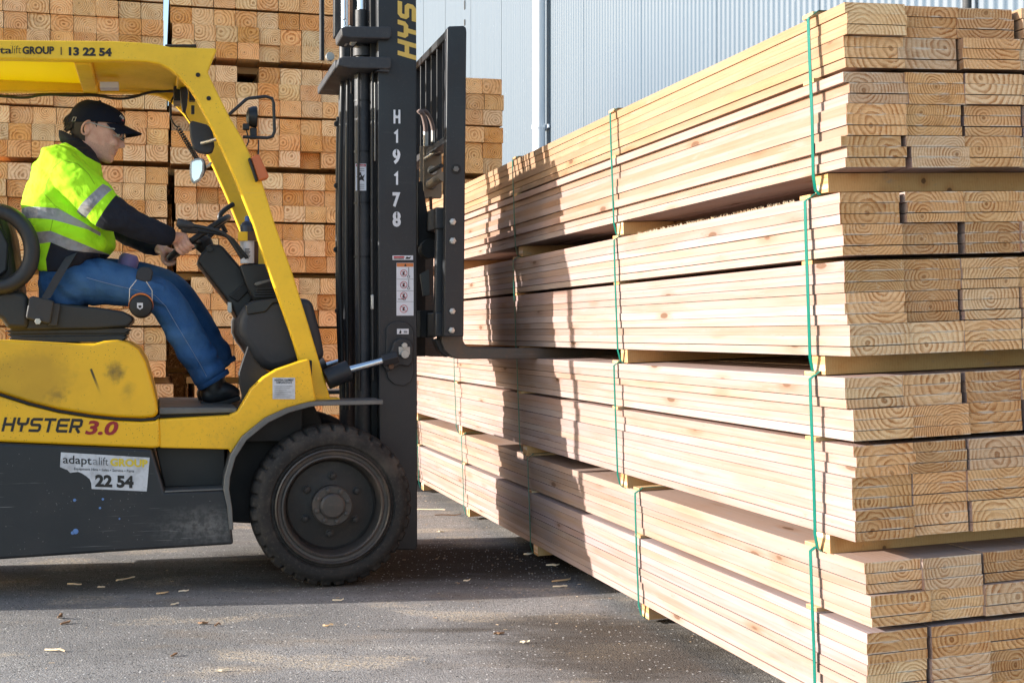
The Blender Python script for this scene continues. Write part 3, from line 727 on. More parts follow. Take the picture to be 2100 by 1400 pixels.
g = G(); g.box((WC.x - 0.1, 0.2, 0.24), (WC.x + 0.1, 1.1, 0.46)); g.lathe([(0.1, 0.12), (0.1, 0.3)], (WC.x, 0, WC.z), 'y', 16)
mk('front_axle', g, 'deep_black', fl, bevel=0.01)

# ---- lower body
t = NT('black_skirt'); p = t.tc.outputs['Object']
n1 = t.noise(p, 3, 5, 0.62); n2 = t.noise(p, 55, 4, 0.6)
c = t.mix(t.ramp(n1, 0.42, 0.75, 0.0, 0.5), (0.013, 0.016, 0.0205), (0.045, 0.042, 0.040))
q = L(425, 1078, 0.03); d = t.vm('LENGTH', t.vm('MULTIPLY', t.vm('SUBTRACT', p, (q.x, q.y, q.z)), (0.75, 0.0, 1.9)))
d = t.math('ADD', d, t.math('MULTIPLY', t.noise(scaled(t, p, 2, 2, 9), 3.0, 5, 0.7), 0.16))
scuff = t.ramp(d, 0.30, 0.06)
c = t.mix(t.math('MULTIPLY', scuff, 0.75), c, t.mix(t.ramp(n2, 0.35, 0.65), (0.06, 0.058, 0.056), (0.17, 0.165, 0.16)))
for an, sc_x, th in ((0.0, 2.0, 0.665), (0.22, 2.6, 0.675), (-0.35, 3.0, 0.69)):
    mp = t.n('ShaderNodeMapping'); mp.inputs['Rotation'].default_value = (0, an, 0); mp.inputs['Scale'].default_value = (sc_x, 1, 130); t.l(p, mp.inputs['Vector'])
    ln_ = t.noise(mp.outputs[0], 1.0, 2, 0.6)
    k = t.math('MULTIPLY', t.ramp(ln_, th, th + 0.03), t.ramp(t.math('ADD', t.noise(p, 3.7 + an, 3), t.math('MULTIPLY', scuff, 0.25)), 0.48, 0.66))
    c = t.mix(t.math('MULTIPLY', k, 0.75), c, (0.24, 0.235, 0.23))
v = t.voro(p, 60); c = t.mix(t.math('MULTIPLY', t.ramp(v, 0.12, 0.07), t.ramp(t.noise(p, 6, 2), 0.5, 0.6, 0, 0.6)), c, (0.3, 0.29, 0.28))
t.bump(t.math('ADD', n2, n1), 0.1, 0.003); t.out(c, t.ramp(n1, 0.3, 0.75, 0.38, 0.62), 0)
pris('skirt', [(-35, 906), (0, 908), (312, 921), (338, 1008), (457, 1003), (468, 1008), (479, 1116), (240, 1131), (0, 1147), (-35, 1149)], 0.03, 1.05, 'black_skirt', bevel=0.012, seg=3)
pris('step_recess', [(318, 921), (466, 921), (464, 1003), (338, 1007)], 0.17, 0.30, 'plastic_black', ref=0.03)
pris('step_tread', [(338, 1006), (458, 1001), (458, 1004), (338, 1009)], 0.026, 0.18, 'plate_steel', ref=0.03, bevel=0.001)
# hood paint with its own scuffs
t = NT('hood_paint'); p = t.tc.outputs['Object']
n1 = t.noise(p, 3.0, 5, 0.62)
c = t.mix(t.ramp(n1, 0.42, 0.78, 0.0, 0.30), (0.86, 0.475, 0.010), (0.36, 0.19, 0.02))
v = t.voro(p, 80); m = t.noise(p, 4.5, 3)
c = t.mix(t.math('MULTIPLY', t.ramp(v, 0.17, 0.09), t.ramp(m, 0.42, 0.58, 0, 0.9)), c, (0.06, 0.035, 0.015))
for (px, py, rr, am, sx) in ((236, 763, 0.085, 0.85, 1.0), (118, 810, 0.07, 0.55, 0.7), (60, 775, 0.16, 0.25, 0.6), (262, 800, 0.08, 0.35, 1.3)):
    q = L(px, py, 0.09); d = t.vm('LENGTH', t.vm('MULTIPLY', t.vm('SUBTRACT', p, (q.x, q.y, q.z)), (sx, 0.0, 1.0)))
    d = t.math('ADD', d, t.math('MULTIPLY', t.noise(scaled(t, p, 1, 1, 1), 38, 4, 0.7), 0.075))
    c = t.mix(t.ramp(d, rr + 0.012, rr - 0.05, 0.0, am), c, (0.075, 0.055, 0.02))
a_, b_ = L(186, 755, 0.09), L(208, 812, 0.09); dx, dz = (b_ - a_).x, (b_ - a_).z; ln = math.hypot(dx, dz)
xs = t.n('ShaderNodeSeparateXYZ'); t.l(p, xs.inputs[0])
al = t.math('DIVIDE', t.math('ADD', t.math('MULTIPLY', t.math('SUBTRACT', xs.outputs[0], a_.x), dx), t.math('MULTIPLY', t.math('SUBTRACT', xs.outputs[2], a_.z), dz)), ln * ln)
pe = t.math('ABSOLUTE', t.math('DIVIDE', t.math('SUBTRACT', t.math('MULTIPLY', t.math('SUBTRACT', xs.outputs[0], a_.x), dz), t.math('MULTIPLY', t.math('SUBTRACT', xs.outputs[2], a_.z), dx)), ln))
k_ = t.math('MULTIPLY', t.math('MULTIPLY', t.ramp(al, 0.0, 0.04), t.ramp(al, 1.0, 0.2)), t.ramp(pe, 0.0065, 0.003))
c = t.mix(t.math('MULTIPLY', k_, 0.95), c, (0.03, 0.022, 0.012))
t.bump(n1, 0.06, 0.004); t.out(c, t.ramp(n1, 0.3, 0.75, 0.3, 0.55), 0)
hood = pris('hood', [(-420, 705), (0, 697), (60, 700), (150, 705), (192, 705), (212, 699), (236, 697), (262, 702), (284, 716), (299, 742), (311, 782), (321, 822), (325, 846), (316, 856), (290, 858), (240, 856), (190, 851), (120, 840), (60, 825), (0, 806), (-60, 782), (-420, 770)], 0.085, 1.115, 'hood_paint', bevel=0.05, seg=5)
side = pris('side_panel', [(-35, 800), (0, 813), (60, 832), (120, 847), (190, 858), (240, 863), (290, 865), (318, 863), (327, 858), (329, 917), (310, 919), (0, 906), (-35, 904)], 0.048, 1.15, 'hood_paint', bevel=0.014, seg=3)
ptube('seam_seal', [(-35, 796, .062), (0, 809, .062), (60, 828, .062), (120, 843, .062), (190, 854, .062), (240, 859, .062), (290, 861, .062), (318, 859, .062), (328, 852, .062)], 0.0062, 'deep_black')
block_word('HYSTER', lambda u, v: L(4 + u * 27.6 + (v - 0.5) * 7 + 2, 884 + u * 0.6 - v * 29, 0.0465), 'lettering_black', side, 1.0, 0.88, 0.2)
letters('3.0', 174, 889, 243, 891, 26, 0.0465, 'lettering_red', side, 0.035, 0.25)
cw = G(); cw.prism([(WC.x - 2.55, 0.32), (WC.x - 2.1, 0.30), (WC.x - 2.05, 0.62), (WC.x - 1.45, 0.66), (WC.x - 1.40, 1.04), (WC.x - 2.45, 1.02), (WC.x - 2.58, 0.8)], 0.06, 1.04)
mk('counterweight', cw, 'yellow_paint', fl, bevel=0.06, seg=4)
pris('front_panel', [(326, 860), (470, 852), (488, 843), (500, 823), (515, 797), (540, 773), (567, 757), (610, 742), (634, 736), (648, 822), (632, 825), (588, 837), (544, 857), (497, 895), (473, 930), (470, 921), (327, 918)], 0.055, 0.15, 'yellow_paint', bevel=0.010, seg=3)
pris('front_panel', [(560, 765), (610, 742), (634, 736), (648, 822), (632, 825), (588, 837), (544, 857), (545, 800)], 1.05, 1.145, 'yellow_paint', bevel=0.010, ref=0.055)
pris('footwell_panel', [(509, 709), (514, 722), (522, 738), (536, 753), (556, 765), (574, 760), (612, 742), (640, 738), (640, 790), (560, 830), (500, 850), (325, 858), (325, 846), (440, 845), (480, 842), (494, 828), (497, 812), (491, 786), (490, 765), (496, 745)], 0.13, 0.19, 'deep_black', bevel=0.004)
pbox('floor_plate', 300, 838, 620, 905, 0.16, 1.05, 'deep_black', ref=0.16)
pris('floor_mat', [(326, 835), (486, 836), (486, 846), (326, 850)], 0.115, 1.06, 'plate_steel', ref=0.115, bevel=0.004)
# fender over the front wheel
outer = [(786, 820), (690, 822), (650, 823), (632, 825), (588, 837), (544, 857), (497, 895), (473, 932), (461, 975), (458, 1003), (466, 1040), (470, 1086)]
inner = [(786, 829), (690, 831), (652, 832), (636, 834), (593, 846), (551, 866), (506, 902), (483, 938), (472, 978), (470, 1003), (476, 1040), (479, 1086)]
pris('fender', outer + inner[::-1], 0.012, 0.25, 'plate_steel', bevel=0.003)
pris('wheel_arch', [(655, 832), (593, 846), (551, 866), (506, 902), (483, 938), (472, 978), (470, 1003), (477, 1086), (520, 1088), (600, 1060), (650, 960), (676, 880)], 0.25, 0.285, 'deep_black', ref=0.02)
pris('wheel_arch', [(655, 832), (593, 846), (551, 866), (506, 902), (483, 938), (472, 978), (470, 1003), (477, 1086), (520, 1088), (600, 1060), (650, 960), (676, 880)], 1.02, 1.055, 'deep_black', ref=0.02)
pris('fender', outer + inner[::-1], 1.06, 1.30, 'plate_steel', ref=0.012, bevel=0.003)
pl = pbox('compliance_plate', 559, 774, 605, 818, 0.052, 0.0545, 'sticker_silver', bevel=0, ref=0.0545)
letters('INDUSTRIAL EQUIPMENT', 563, 781, 602, 781, 4, 0.0505, 'lettering_black', pl, 0.02)
letters('COMPLIANCE PLATE', 566, 786, 599, 786, 4, 0.0505, 'lettering_black', pl, 0.02)
for i in range(7):
    pbox('ruled_line', 563, 791.3 + i * 3.8, 600 - (i * 7) % 5 * 3, 792.1 + i * 3.8, 0.0500, 0.0512, 'lettering_grey', pl, 0)

# ---- torn silver sticker on the skirt
stk = pris('sticker', [(125, 927), (307, 938), (301, 1007), (188, 1002), (187, 990), (184, 982), (177, 976), (168, 970), (160, 967), (150, 968), (144, 969), (138, 963), (130, 960), (123, 957)], 0.0275, 0.0298, 'sticker_silver', bevel=0)
letters('adapt', 129, 949, 188, 952, 16, 0.0265, 'lettering_black', stk, 0.01)
letters('a', 190, 952, 201, 953, 16, 0.0265, 'lettering_grey', stk, 0.01)
letters('lift', 203, 953, 222, 954, 16, 0.0265, 'lettering_black', stk, -0.008)
letters('GROUP', 226, 954, 303, 957, 14, 0.0265, 'lettering_yellow', stk, 0.045)
letters('Equipment Hire • Sales • Service • Parts', 152, 963, 275, 968, 5.2, 0.0265, 'lettering_black', stk, 0.01)
letters('22 54', 195, 996, 274, 999, 22, 0.0265, 'lettering_black', stk, 0.05)
for px, py, r in ((153, 1025, 3), (211, 1023, 2.4), (205, 1041, 2.4), (245, 1063, 1.8), (155, 1089, 5.5), (149, 1092, 3.5)):
    disc('paint_spot', px, py, 0.0298, r, 0.0012, 'blue_spot', fl, 9)

# ---- overhead guard
guard = part('overhead_guard')
near = [(-420, 84), (0, 82), (100, 83), (230, 84), (300, 88), (330, 92), (350, 97), (443, 99), (444, 104), (426, 148), (440, 178), (470, 238), (497, 284), (517, 325), (537, 371), (564, 460), (600, 560), (633, 666), (678, 818), (637, 820), (600, 697), (563, 590), (533, 507), (519, 460), (503, 420), (483, 370), (453, 302), (436, 267), (418, 232), (402, 202), (386, 178), (366, 156), (345, 140), (325, 131), (300, 127), (250, 125), (100, 123), (0, 121), (-420, 118)]
pris('guard_frame', near, 0.20, 0.255, 'yellow_clean', guard, bevel=0.008, seg=3)
far = [p for p in near if p not in ((443, 99), (444, 104))]
pris('guard_frame', far, 0.965, 1.02, 'yellow_clean', guard, bevel=0.008, seg=3, ref=0.20)
pris('foot_plate', [(632, 817), (697, 816), (697, 823), (632, 824)], 0.17, 0.29, 'yellow_clean', guard, 0.002)
zr_ = L(100, 100, 0.2).z
xl, xm, xf = L(-410, 100, 0.2).x, L(168, 100, 0.2).x, L(392, 100, 0.2).x
g = G(); g.box((xl, 0.256, zr_ - 0.004), (xm - 0.02, 0.964, zr_ + 0.004)); mk('roof_panel', g, 'roof_yellow', guard, bevel=0.002)
for xx in (xm, xl + 0.03, xf - 0.02, (xl + xm) / 2 - 0.18):
    g = G(); g.box((xx - 0.035, 0.256, zr_ - 0.05), (xx + 0.035, 0.964, zr_ + 0.01)); mk('cross_member', g, 'yellow_clean', guard, bevel=0.006)
for i in range(9):
    y = 0.30 + i * 0.078; g = G()
    g.box((xm + 0.036, -0.0445, -0.005), (xf - 0.056, 0.0445, 0.005), M=Matrix.Translation((0, y, zr_ - 0.012)) @ Matrix.Rotation(math.radians(-10), 4, 'X'))
    mk('roof_slat', g, 'yellow_clean', guard, bevel=0.002)
for sy in (0.20, 0.965):
    g = G(); g.tube([(xl + 0.05, sy + 0.027, zr_ - 0.03), (xl - 0.02, sy + 0.027, 1.55), (xl - 0.03, sy + 0.027, 0.98)], 0.032, 10); mk('rear_pillar', g, 'yellow_clean', guard)
disc('guard_bolt', 406, 154, 0.20, 4.5, 0.004, 'deep_black', guard); disc('guard_bolt', 428, 202, 0.20, 4.5, 0.004, 'deep_black', guard)
pbox('rain_strip', 338, 91, 403, 97, 0.28, 0.9, 'deep_black', guard)
letters('adapta', -62, 109, 24, 110, 14, 0.198, 'lettering_black', guard, 0.012)
letters('lift', 25, 110, 43, 110, 16, 0.198, 'lettering_black', guard, -0.012)
letters('GROUP', 46, 110.5, 111, 110.5, 14, 0.198, 'lettering_black', guard, 0.04)
pbox('lettering', 124.5, 97, 126.5, 113, 0.1975, 0.199, 'lettering_black', guard, 0, ref=0.2)
letters('13 22 54', 141, 113, 229, 115, 15, 0.198, 'lettering_black', guard, 0.05)
pbox('notice_card', 205, 168, 243, 180, 0.62, 0.70, 'label_white', guard, 0.001)
# wiring along the far roof beam, radio set and its coiled cord
ptube('wiring_loom', [(-40, 196, .95), (0, 197, .95), (50, 202, .95), (92, 193, .95), (150, 197, .95), (195, 195, .95), (240, 204, .95), (275, 200, .95), (305, 189, .95), (345, 187, .95), (362, 188, .9)], 0.0065, 'hose_rubber', smooth_path=2)
ptube('wiring_loom', [(-40, 193, .955), (40, 197, .955), (92, 191, .955), (195, 193, .955), (250, 199, .955), (300, 192, .955)], 0.003, 'rust_brown', smooth_path=2)
rs = part('radio_set')
pbox('radio_box', 356, 176, 378, 206, 0.74, 0.82, 'plastic_black', rs, 0.006); pbox('radio_box', 356, 206, 370, 215, 0.75, 0.81, 'dusty_steel', rs, 0.003)
pris('hand_microphone', [(369, 180), (382, 178), (386, 190), (384, 215), (380, 230), (375, 229), (371, 210)], 0.66, 0.71, 'plastic_black', rs, 0.01, 3)
pbox('plug', 388, 178, 401, 206, 0.72, 0.78, 'plastic_black', rs, 0.005); pbox('plug', 392, 216, 399, 234, 0.73, 0.75, 'plastic_black', rs, 0.003)
pc = []
A_, B_ = L(365, 262, 0.72), L(408, 332, 0.60)
ax = (B_ - A_).normalized(); e1 = ax.cross(Vector((0, 1, 0))).normalized(); e2 = ax.cross(e1)
for i in range(17 * 10):
    f = i / 170; a = i * 2 * math.pi / 10
    pc.append(A_.lerp(B_, f) + (e1 * math.cos(a) + e2 * math.sin(a)) * 0.0095 + Vector((0.006 * math.sin(f * 3.1), 0, -0.010 * math.sin(f * 3.1))))
g = G(); g.tube(pc, 0.0032, 5); mk('coiled_cord', g, 'hose_rubber', rs, smooth=60)
ptube('cord', [(357, 196, .76), (349, 212, .75), (349, 240, .73), (357, 256, .72), (365, 262, .72)], 0.004, 'hose_rubber', rs, 6, smooth_path=2)
ptube('cord', [(379, 229, .69), (383, 240, .66), (390, 250, .6)], 0.003, 'hose_rubber', rs, 6)
# mirrors
m1 = part('rear_mirror', label='larger mirror showing its dark grey back')
pris('mirror_shell', [(388, 253), (393, 247), (424, 255), (434, 263), (438, 280), (440, 300), (436, 313), (425, 316), (408, 313), (397, 306), (390, 280)], 0.34, 0.375, 'plastic_grey', m1, 0.012, 3)
ptube('mirror_arm', [(413, 294, .335), (432, 289, .30), (450, 283, .25)], 0.008, 'zinc', m1)
m2 = part('rear_mirror', label='smaller oval mirror showing its glass')
pris('mirror_shell', [(391, 330), (400, 325), (413, 323), (419, 331), (419, 352), (411, 370), (397, 377), (391, 368), (389, 350)], 0.44, 0.475, 'mirror_rim', m2, 0.008, 3)
pris('mirror_glass', [(394, 333), (402, 329), (412, 328), (415, 334), (414, 350), (408, 366), (398, 372), (394, 364), (393, 350)], 0.436, 0.441, 'mirror_glass', m2, 0)
pris('mirror_back', [(405, 322), (420, 326), (424, 345), (418, 360), (408, 366)], 0.49, 0.55, 'plastic_black', m2, 0.012, 3)
ptube('mirror_arm', [(416, 345, .5), (428, 340, .7), (432, 335, .95)], 0.007, 'zinc', m2)
# work light in its tube cage
wlp = part('work_light')
for dy, sh in ((0.23, 0), (0.40, -8)):
    ptube('cage_tube', [(470, 235, dy), (505, 204, dy), (510, 202, dy), (545, 198 , dy), (558, 202, dy), (561, 212, dy), (563, 270, dy), (559, 280, dy), (548, 283, dy), (498, 281, dy)], 0.0072, 'plastic_black', wlp, 8)
c0 = L(517, 240, 0.31); g = G(); g.lathe([(0, -0.026), (0.02, -0.025), (0.040, -0.016), (0.048, 0.004), (0.048, 0.018), (0.044, 0.022), (0, 0.021)], c0, 'x', 24); mk('lamp_body', g, 'plastic_black', wlp)
pbox('lamp_mount', 513, 262, 527, 284, 0.29, 0.33, 'plastic_black', wlp, 0.004)
pbox('lamp_mount', 498, 253, 512, 266, 0.29, 0.32, 'plastic_black', wlp, 0.004)
ptube('lamp_cable', [(503, 262, .31), (508, 276, .31), (510, 292, .30), (504, 302, .28), (500, 300, .26)], 0.003, 'hose_rubber', wlp, 6, smooth_path=2)
ptube('lamp_cable', [(530, 288, .3), (530, 318, .2)], 0.003, 'hose_rubber', wlp, 6)
il = part('indicator_light')
pris('amber_lens', [(514, 323), (531, 315), (552, 361), (549, 366), (530, 371)], 0.17, 0.235, 'amber_lens', il, 0.007, 3)
pris('lamp_base', [(509, 325), (513.5, 323), (529, 371), (525, 372)], 0.165, 0.24, 'deep_black', il, 0.002)

# ---- mast
mast = part('mast')
def rail(pts, y0, y1, m='mast_black', nm='mast_rail', ref=None): return pris(nm, pts, y0, y1, m, mast, 0.005, 3, ref)
RP = [(774, -260), (853, -260), (855, 400), (856, 1118), (853, 1127), (780, 1127), (777, 800)]
rail(RP, 0.262, 0.325); rail(RP, 0.985, 1.05, ref=0.262)
IP = [(758, -260), (800, -260), (800, 1090), (762, 1090)]
rail(IP, 0.33, 0.39, 'deep_black', 'inner_rail'); rail(IP, 0.92, 0.98, 'deep_black', 'inner_rail', ref=0.33)
for yc, rf in ((0.375, 0.375), (0.935, 0.375)):
    A_, B_ = L(743, 150, rf), L(745, 905, rf); g = G(); g.tube([(A_.x, yc, A_.z), (B_.x, yc, B_.z)], 0.037, 24); mk('lift_cylinder', g, 'mast_worn', mast)
    A_, B_ = L(741, 22, rf), L(741, 150, rf); g = G(); g.tube([(A_.x, yc, A_.z), (B_.x, yc, B_.z)], 0.029, 20); mk('cylinder_head', g, 'mast_black', mast)
    A_ = L(741, -260, rf); B_ = L(741, 22, rf); g = G(); g.tube([(A_.x, yc, A_.z), (B_.x, yc, B_.z)], 0.020, 16); mk('piston_rod', g, 'chrome', mast)
g = G(); c0 = L(743, 108, 0.375); g.lathe([(0.040, -0.02), (0.043, -0.02), (0.043, 0.02), (0.040, 0.02)], c0, 'z', 24); mk('cylinder_collar', g, 'mast_worn', mast)
disc('hose_fitting', 722, 87, 0.36, 8, 0.05, 'zinc', mast); disc('hose_fitting', 708, 90, 0.40, 5, 0.05, 'zinc', mast)
# clamps and the tie bar across
pris('mast_bracket', [(699, 57), (712, 54), (800, 55), (803, 60), (803, 76), (798, 80), (716, 78), (701, 74)], 0.232, 0.44, 'mast_worn', mast, 0.006, 3)
pris('mast_bracket', [(694, 120), (704, 116), (800, 117), (803, 122), (803, 138), (798, 142), (716, 140), (692, 134)], 0.232, 0.44, 'mast_worn', mast, 0.006, 3)
A_, B_ = L(690, 117, 0.235), L(744, 138, 0.235)
g = G(); g.box((A_.x, 0.30, B_.z), (B_.x, 0.97, A_.z)); mk('tie_bar', g, 'mast_worn', mast, bevel=0.006)
pris('mast_bracket', [(785, 140), (800, 140), (798, 148), (770, 146)], 0.24, 0.30, 'mast_worn', mast, 0.003)
ptube('hose_guard', [(660, -200, .86), (660, 124, .86)], 0.0125, 'deep_black', mast, 8)
pbox('hose_guide', 686, -200, 700, 75, 0.60, 0.66, 'mast_black', mast)
disc('guide_bolt', 676, 118, 0.80, 9, 0.03, 'zinc', mast)
ptube('piston_rod', [(706, -200, .45), (706, 40, .45)], 0.011, 'chrome', mast, 12)
ptube('lift_chain', [(719, -200, .42), (719, 52, .42)], 0.011, 'rust_brown', mast, 6)
# hoses down the mast
for pts, r, m in (([(735, 148, .33), (735, 420, .33), (737, 800, .34)], 0.006, 'hose_rubber'),
                  ([(703, 148, .62), (699, 300, .62), (696, 500, .62), (700, 700, .62), (706, 840, .6)], 0.012, 'hose_rubber'),
                  ([(694, 240, .70), (692, 450, .70), (693, 640, .70), (702, 830, .68)], 0.011, 'hose_rubber'),
                  ([(714, 150, .55), (711, 420, .55), (713, 840, .55)], 0.010, 'hose_rubber'),
                  ([(764, 145, .30), (763, 500, .30), (765, 780, .30)], 0.007, 'hose_rubber'),
                  ([(769, 170, .27), (769, 330, .27)], 0.004, 'plate_steel')):  # thin steel tube stands in for a highlight along the mast rail
    ptube('hydraulic_hose', pts, r, m, mast, 8, smooth_path=1)
for py in (208, 312, 417, 527): 
    c0 = L(743, py, 0.375); g = G(); g.lathe([(0.0375, -0.004), (0.0395, -0.004), (0.0395, 0.004), (0.0375, 0.004)], c0, 'z', 20); mk('cable_tie', g, 'plastic_black', mast)
for px, py in ((690, 381), (689, 512), (692, 637), (690, 255)): disc('cable_tie', px, py, 0.69, 6, 0.02, 'plastic_black', mast, 10)
pbox('gauge_fitting', 761, 604, 767, 634, 0.29, 0.31, 'zinc', mast, 0.003)
# tilt cylinders and their brackets on the rail
for y0, rf in ((0.222, 0.222), (1.08, 0.222)):
    dyy = Vector((0, y0 - rf, 0))
    tc = part('tilt_cylinder')
    g = G(); A_, B_, C_ = L(669, 778, rf) + dyy, L(717, 758, rf) + dyy, L(800, 735, rf) + dyy
    g.tube([A_, B_], 0.047, 28); mk('cylinder_barrel', g, 'mast_black', tc, bevel=0.003)
    g = G(); g.tube([B_, C_], 0.0165, 16); mk('piston_rod', g, 'chrome', tc)
    g = G(); g.tube([B_.lerp(C_, .80), B_.lerp(C_, 1.18)], 0.030, 6); mk('clevis', g, 'mast_black', tc, bevel=.003)
    g = G(); g.lathe([(0.047, 0), (0.049, 0)], A_, 'y', 4)
pris('tilt_bracket', [(792, 672), (800, 662), (815, 658), (832, 660), (844, 670), (848, 682), (848, 768), (842, 783), (828, 791), (808, 788), (795, 776), (791, 760)], 0.250, 0.262, 'mast_black', mast, 0.003, 2, 0.262)
pris('rod_eye', [(786, 730), (800, 727), (808, 700), (822, 692), (842, 697), (848, 710), (847, 742), (838, 752), (822, 748), (812, 752), (796, 762), (786, 752)], 0.225, 0.251, 'mast_black', mast, 0.006, 3)
disc('clamp_bolt', 801, 751, 0.235, 6, 0.02, 'rust_brown', mast); pbox('pin_plate', 818, 711, 841, 727, 0.219, 0.226, 'zinc', mast, 0.001)
disc('pivot_pin', 830, 726, 0.222, 9, 0.014, 'zinc', mast, 20); disc('pivot_pin', 829, 708, 0.222, 6, 0.014, 'zinc', mast, 16)
# lettering and notices on the near rail
block_word('HYSTER', lambda u, v: L(853.5 - v * 38, 118 - u * 39 - v * 11 + 6, 0.2605), 'lettering_gold', mast, 1.0, 0.86, 0.24)
for yb in (293, 379):
    g = G(); O_ = L(808, yb, 0.2605); s_ = 1 / PXM(0.26)
    for q in ribbon([(1, 19), (6.5, 24.5), (6.5, 0)], 4.4): g.add([O_ + Vector((p.x * s_, 0, p.y * s_)) for p in q], [(0, 1, 2, 3)])
    mk('lettering', g, 'stencil_white', mast, smooth=0)
for ch, x0, x1, yb, cap in (('H', 807, 821, 252, 25), ('9', 805, 821, 334, 26), ('7', 805, 821, 422, 26), ('8', 805, 822, 463, 27)):
    letters(ch, x0, yb, x1, yb, cap, 0.2605, 'stencil_white', mast, 0.045)
    pbox('stencil_bridge', (x0 + x1) / 2 - 1.1, yb - cap - 1, (x0 + x1) / 2 + 1.1, yb - cap * 0.55, 0.2590, 0.2603, 'mast_black', mast, 0, ref=0.262) if ch in 'H98' else None
def notice(x0, p0, x1, p1, y, mat='label_white', nm='notice_label'): return pbox(nm, x0, p0, x1, p1, y - 0.0022, y, mat, None, 0, ref=y)
Y = 0.262
n_ = notice(805, 524, 847, 533, Y); pbox('printed_band', 807, 525.5, 829, 529, Y - 0.0035, Y - 0.0024, 'label_red', n_, 0, ref=Y)
pbox('printed_band', 807, 530, 828, 531.4, Y - 0.0035, Y - 0.0024, 'lettering_black', n_, 0, ref=Y)
pris('pictogram', [(831, 531), (834, 526), (838, 528), (843, 526), (840, 531)], Y - 0.0035, Y - 0.0024, 'lettering_black', n_, 0, ref=Y)
n_ = notice(813, 539, 848, 647, Y); pbox('printed_band', 813.5, 539.5, 847.5, 547, Y - 0.0035, Y - 0.0024, 'label_orange', n_, 0, ref=Y)
pris('pictogram', [(828.5, 546), (831, 540.5), (833.5, 546)], Y - 0.005, Y - 0.0037, 'lettering_black', n_, 0, ref=Y)
for i, py in enumerate((560, 584, 606, 633)):
    c0 = L(828, py, Y - 0.003); r = 7 / PXM(Y) * (1.12 if i == 3 else 1)
    g = G(); g.tube([c0 + Vector((r * math.cos(a), 0, r * math.sin(a))) for a in [k * 2 * math.pi / 20 for k in range(20)]], 0.0014, 5, closed=True)
    q = r * 0.7; g.tube([c0 + Vector((-q, 0, q)), c0 + Vector((q, 0, -q))], 0.0012, 5); mk('pictogram', g, 'label_red', n_)
    g = G(); q = L(828, py, Y - 0.0028); s_ = 1 / PXM(Y)
    g.prism([(q.x - 3 * s_, q.z - 4 * s_), (q.x + 2 * s_, q.z - 4 * s_), (q.x + 1 * s_, q.z), (q.x + 3 * s_, q.z + 3 * s_), (q.x, q.z + 4.5 * s_), (q.x - 2 * s_, q.z + 1 * s_)], q.y, q.y + 0.0006); mk('pictogram', g, 'lettering_black', n_, smooth=0)
    if i < 3:
        pbox('ruled_line', 813.5, py + 12, 847.5, py + 12.8, Y - 0.0032, Y - 0.0024, 'lettering_grey', n_, 0, ref=Y)
        q = L(838 if i < 2 else 829, py + 7, Y - 0.003); g = G(); g.tube([q + Vector((0.0055 * math.cos(a), 0, 0.0055 * math.sin(a))) for a in [k * 2 * math.pi / 14 for k in range(14)]], 0.0011, 5, closed=True); mk('pictogram', g, 'lettering_black', n_)
        if i < 2: pbox('pictogram', 837, py - 12, 838.6, py + 4, Y - 0.0032, Y - 0.0024, 'lettering_grey', n_, 0, ref=Y)
        else: pbox('pictogram', 816, py + 7, 827, py + 8.2, Y - 0.0032, Y - 0.0024, 'lettering_black', n_, 0, ref=Y)
n_ = notice(814, 674, 838, 685, 0.250); pris('pictogram', [(818, 683), (821, 676), (823, 680), (822, 684)], 0.2462, 0.2475, 'lettering_black', n_, 0, ref=0.25)
pbox('pictogram', 828, 678, 835, 682.5, 0.2462, 0.2475, 'lettering_grey', n_, 0, ref=0.25)
n_ = notice(729, 336, 751, 391, 0.337); pbox('printed_band', 730, 337, 750, 342, 0.3335, 0.3346, 'label_red', n_, 0, ref=0.337)
letters('DANGER', 732, 341.4, 748, 341.4, 3.2, 0.3330, 'label_white', n_, 0.01)
for py in (346, 350, 378, 382, 386): pbox('ruled_line', 733, py, 747, py + 1.3, 0.3335, 0.3346, 'lettering_grey', n_, 0, ref=0.337)
pris('pictogram', [(731, 362), (735, 360), (738, 364), (741, 358), (743, 362), (748, 358), (745, 366), (747, 372), (741, 369), (735, 371)], 0.3335, 0.3346, 'lettering_black', n_, 0, ref=0.337)
pbox('pictogram', 736.5, 354, 740.5, 360, 0.3335, 0.3346, 'lettering_black', n_, 0, ref=0.337)

# ---- carriage, load backrest and fork tines
car = part('carriage')
PP = [(917, 58), (921, 54), (951, 53), (956, 57), (957, 66), (951, 690), (911, 690)]
pris('backrest_post', PP, 0.13, 0.185, 'mast_black', car, 0.005, 3); pris('backrest_post', PP, 1.225, 1.28, 'mast_black', car, 0.005, 3, 0.13)
A_, B_ = L(921, 55, 0.13), L(955, 74, 0.13)
g = G(); g.box((A_.x, 0.186, B_.z), (B_.x, 1.224, A_.z)); mk('backrest_top_bar', g, 'mast_black', car, bevel=0.004)
A2, B2 = L(916, 276, 0.13), L(945, 292, 0.13)
g = G(); g.box((A2.x, 0.186, B2.z), (B2.x, 1.224, A2.z)); mk('backrest_middle_bar', g, 'mast_worn', car, bevel=0.003)
for i in range(7):
    y = 0.30 + i * 0.135; g = G(); g.box((A_.x + 0.006, y - 0.007, A2.z), (A_.x + 0.058, y + 0.007, B_.z)); mk('backrest_bar', g, 'mast_black', car, bevel=0.002)
for py, px, r in ((455, 928, 7.5), (494, 928, 7.5), (638, 927, 7), (677, 926, 7)): disc('carriage_bolt', px, py, 0.13, r, 0.012, 'zinc', car, 6, 0.003)
disc('bolt_recess', 935, 347, 0.13, 11, 0.003, 'deep_black', car, 20); disc('carriage_bolt', 935, 347, 0.127, 6.5, 0.008, 'plate_steel', car, 6)
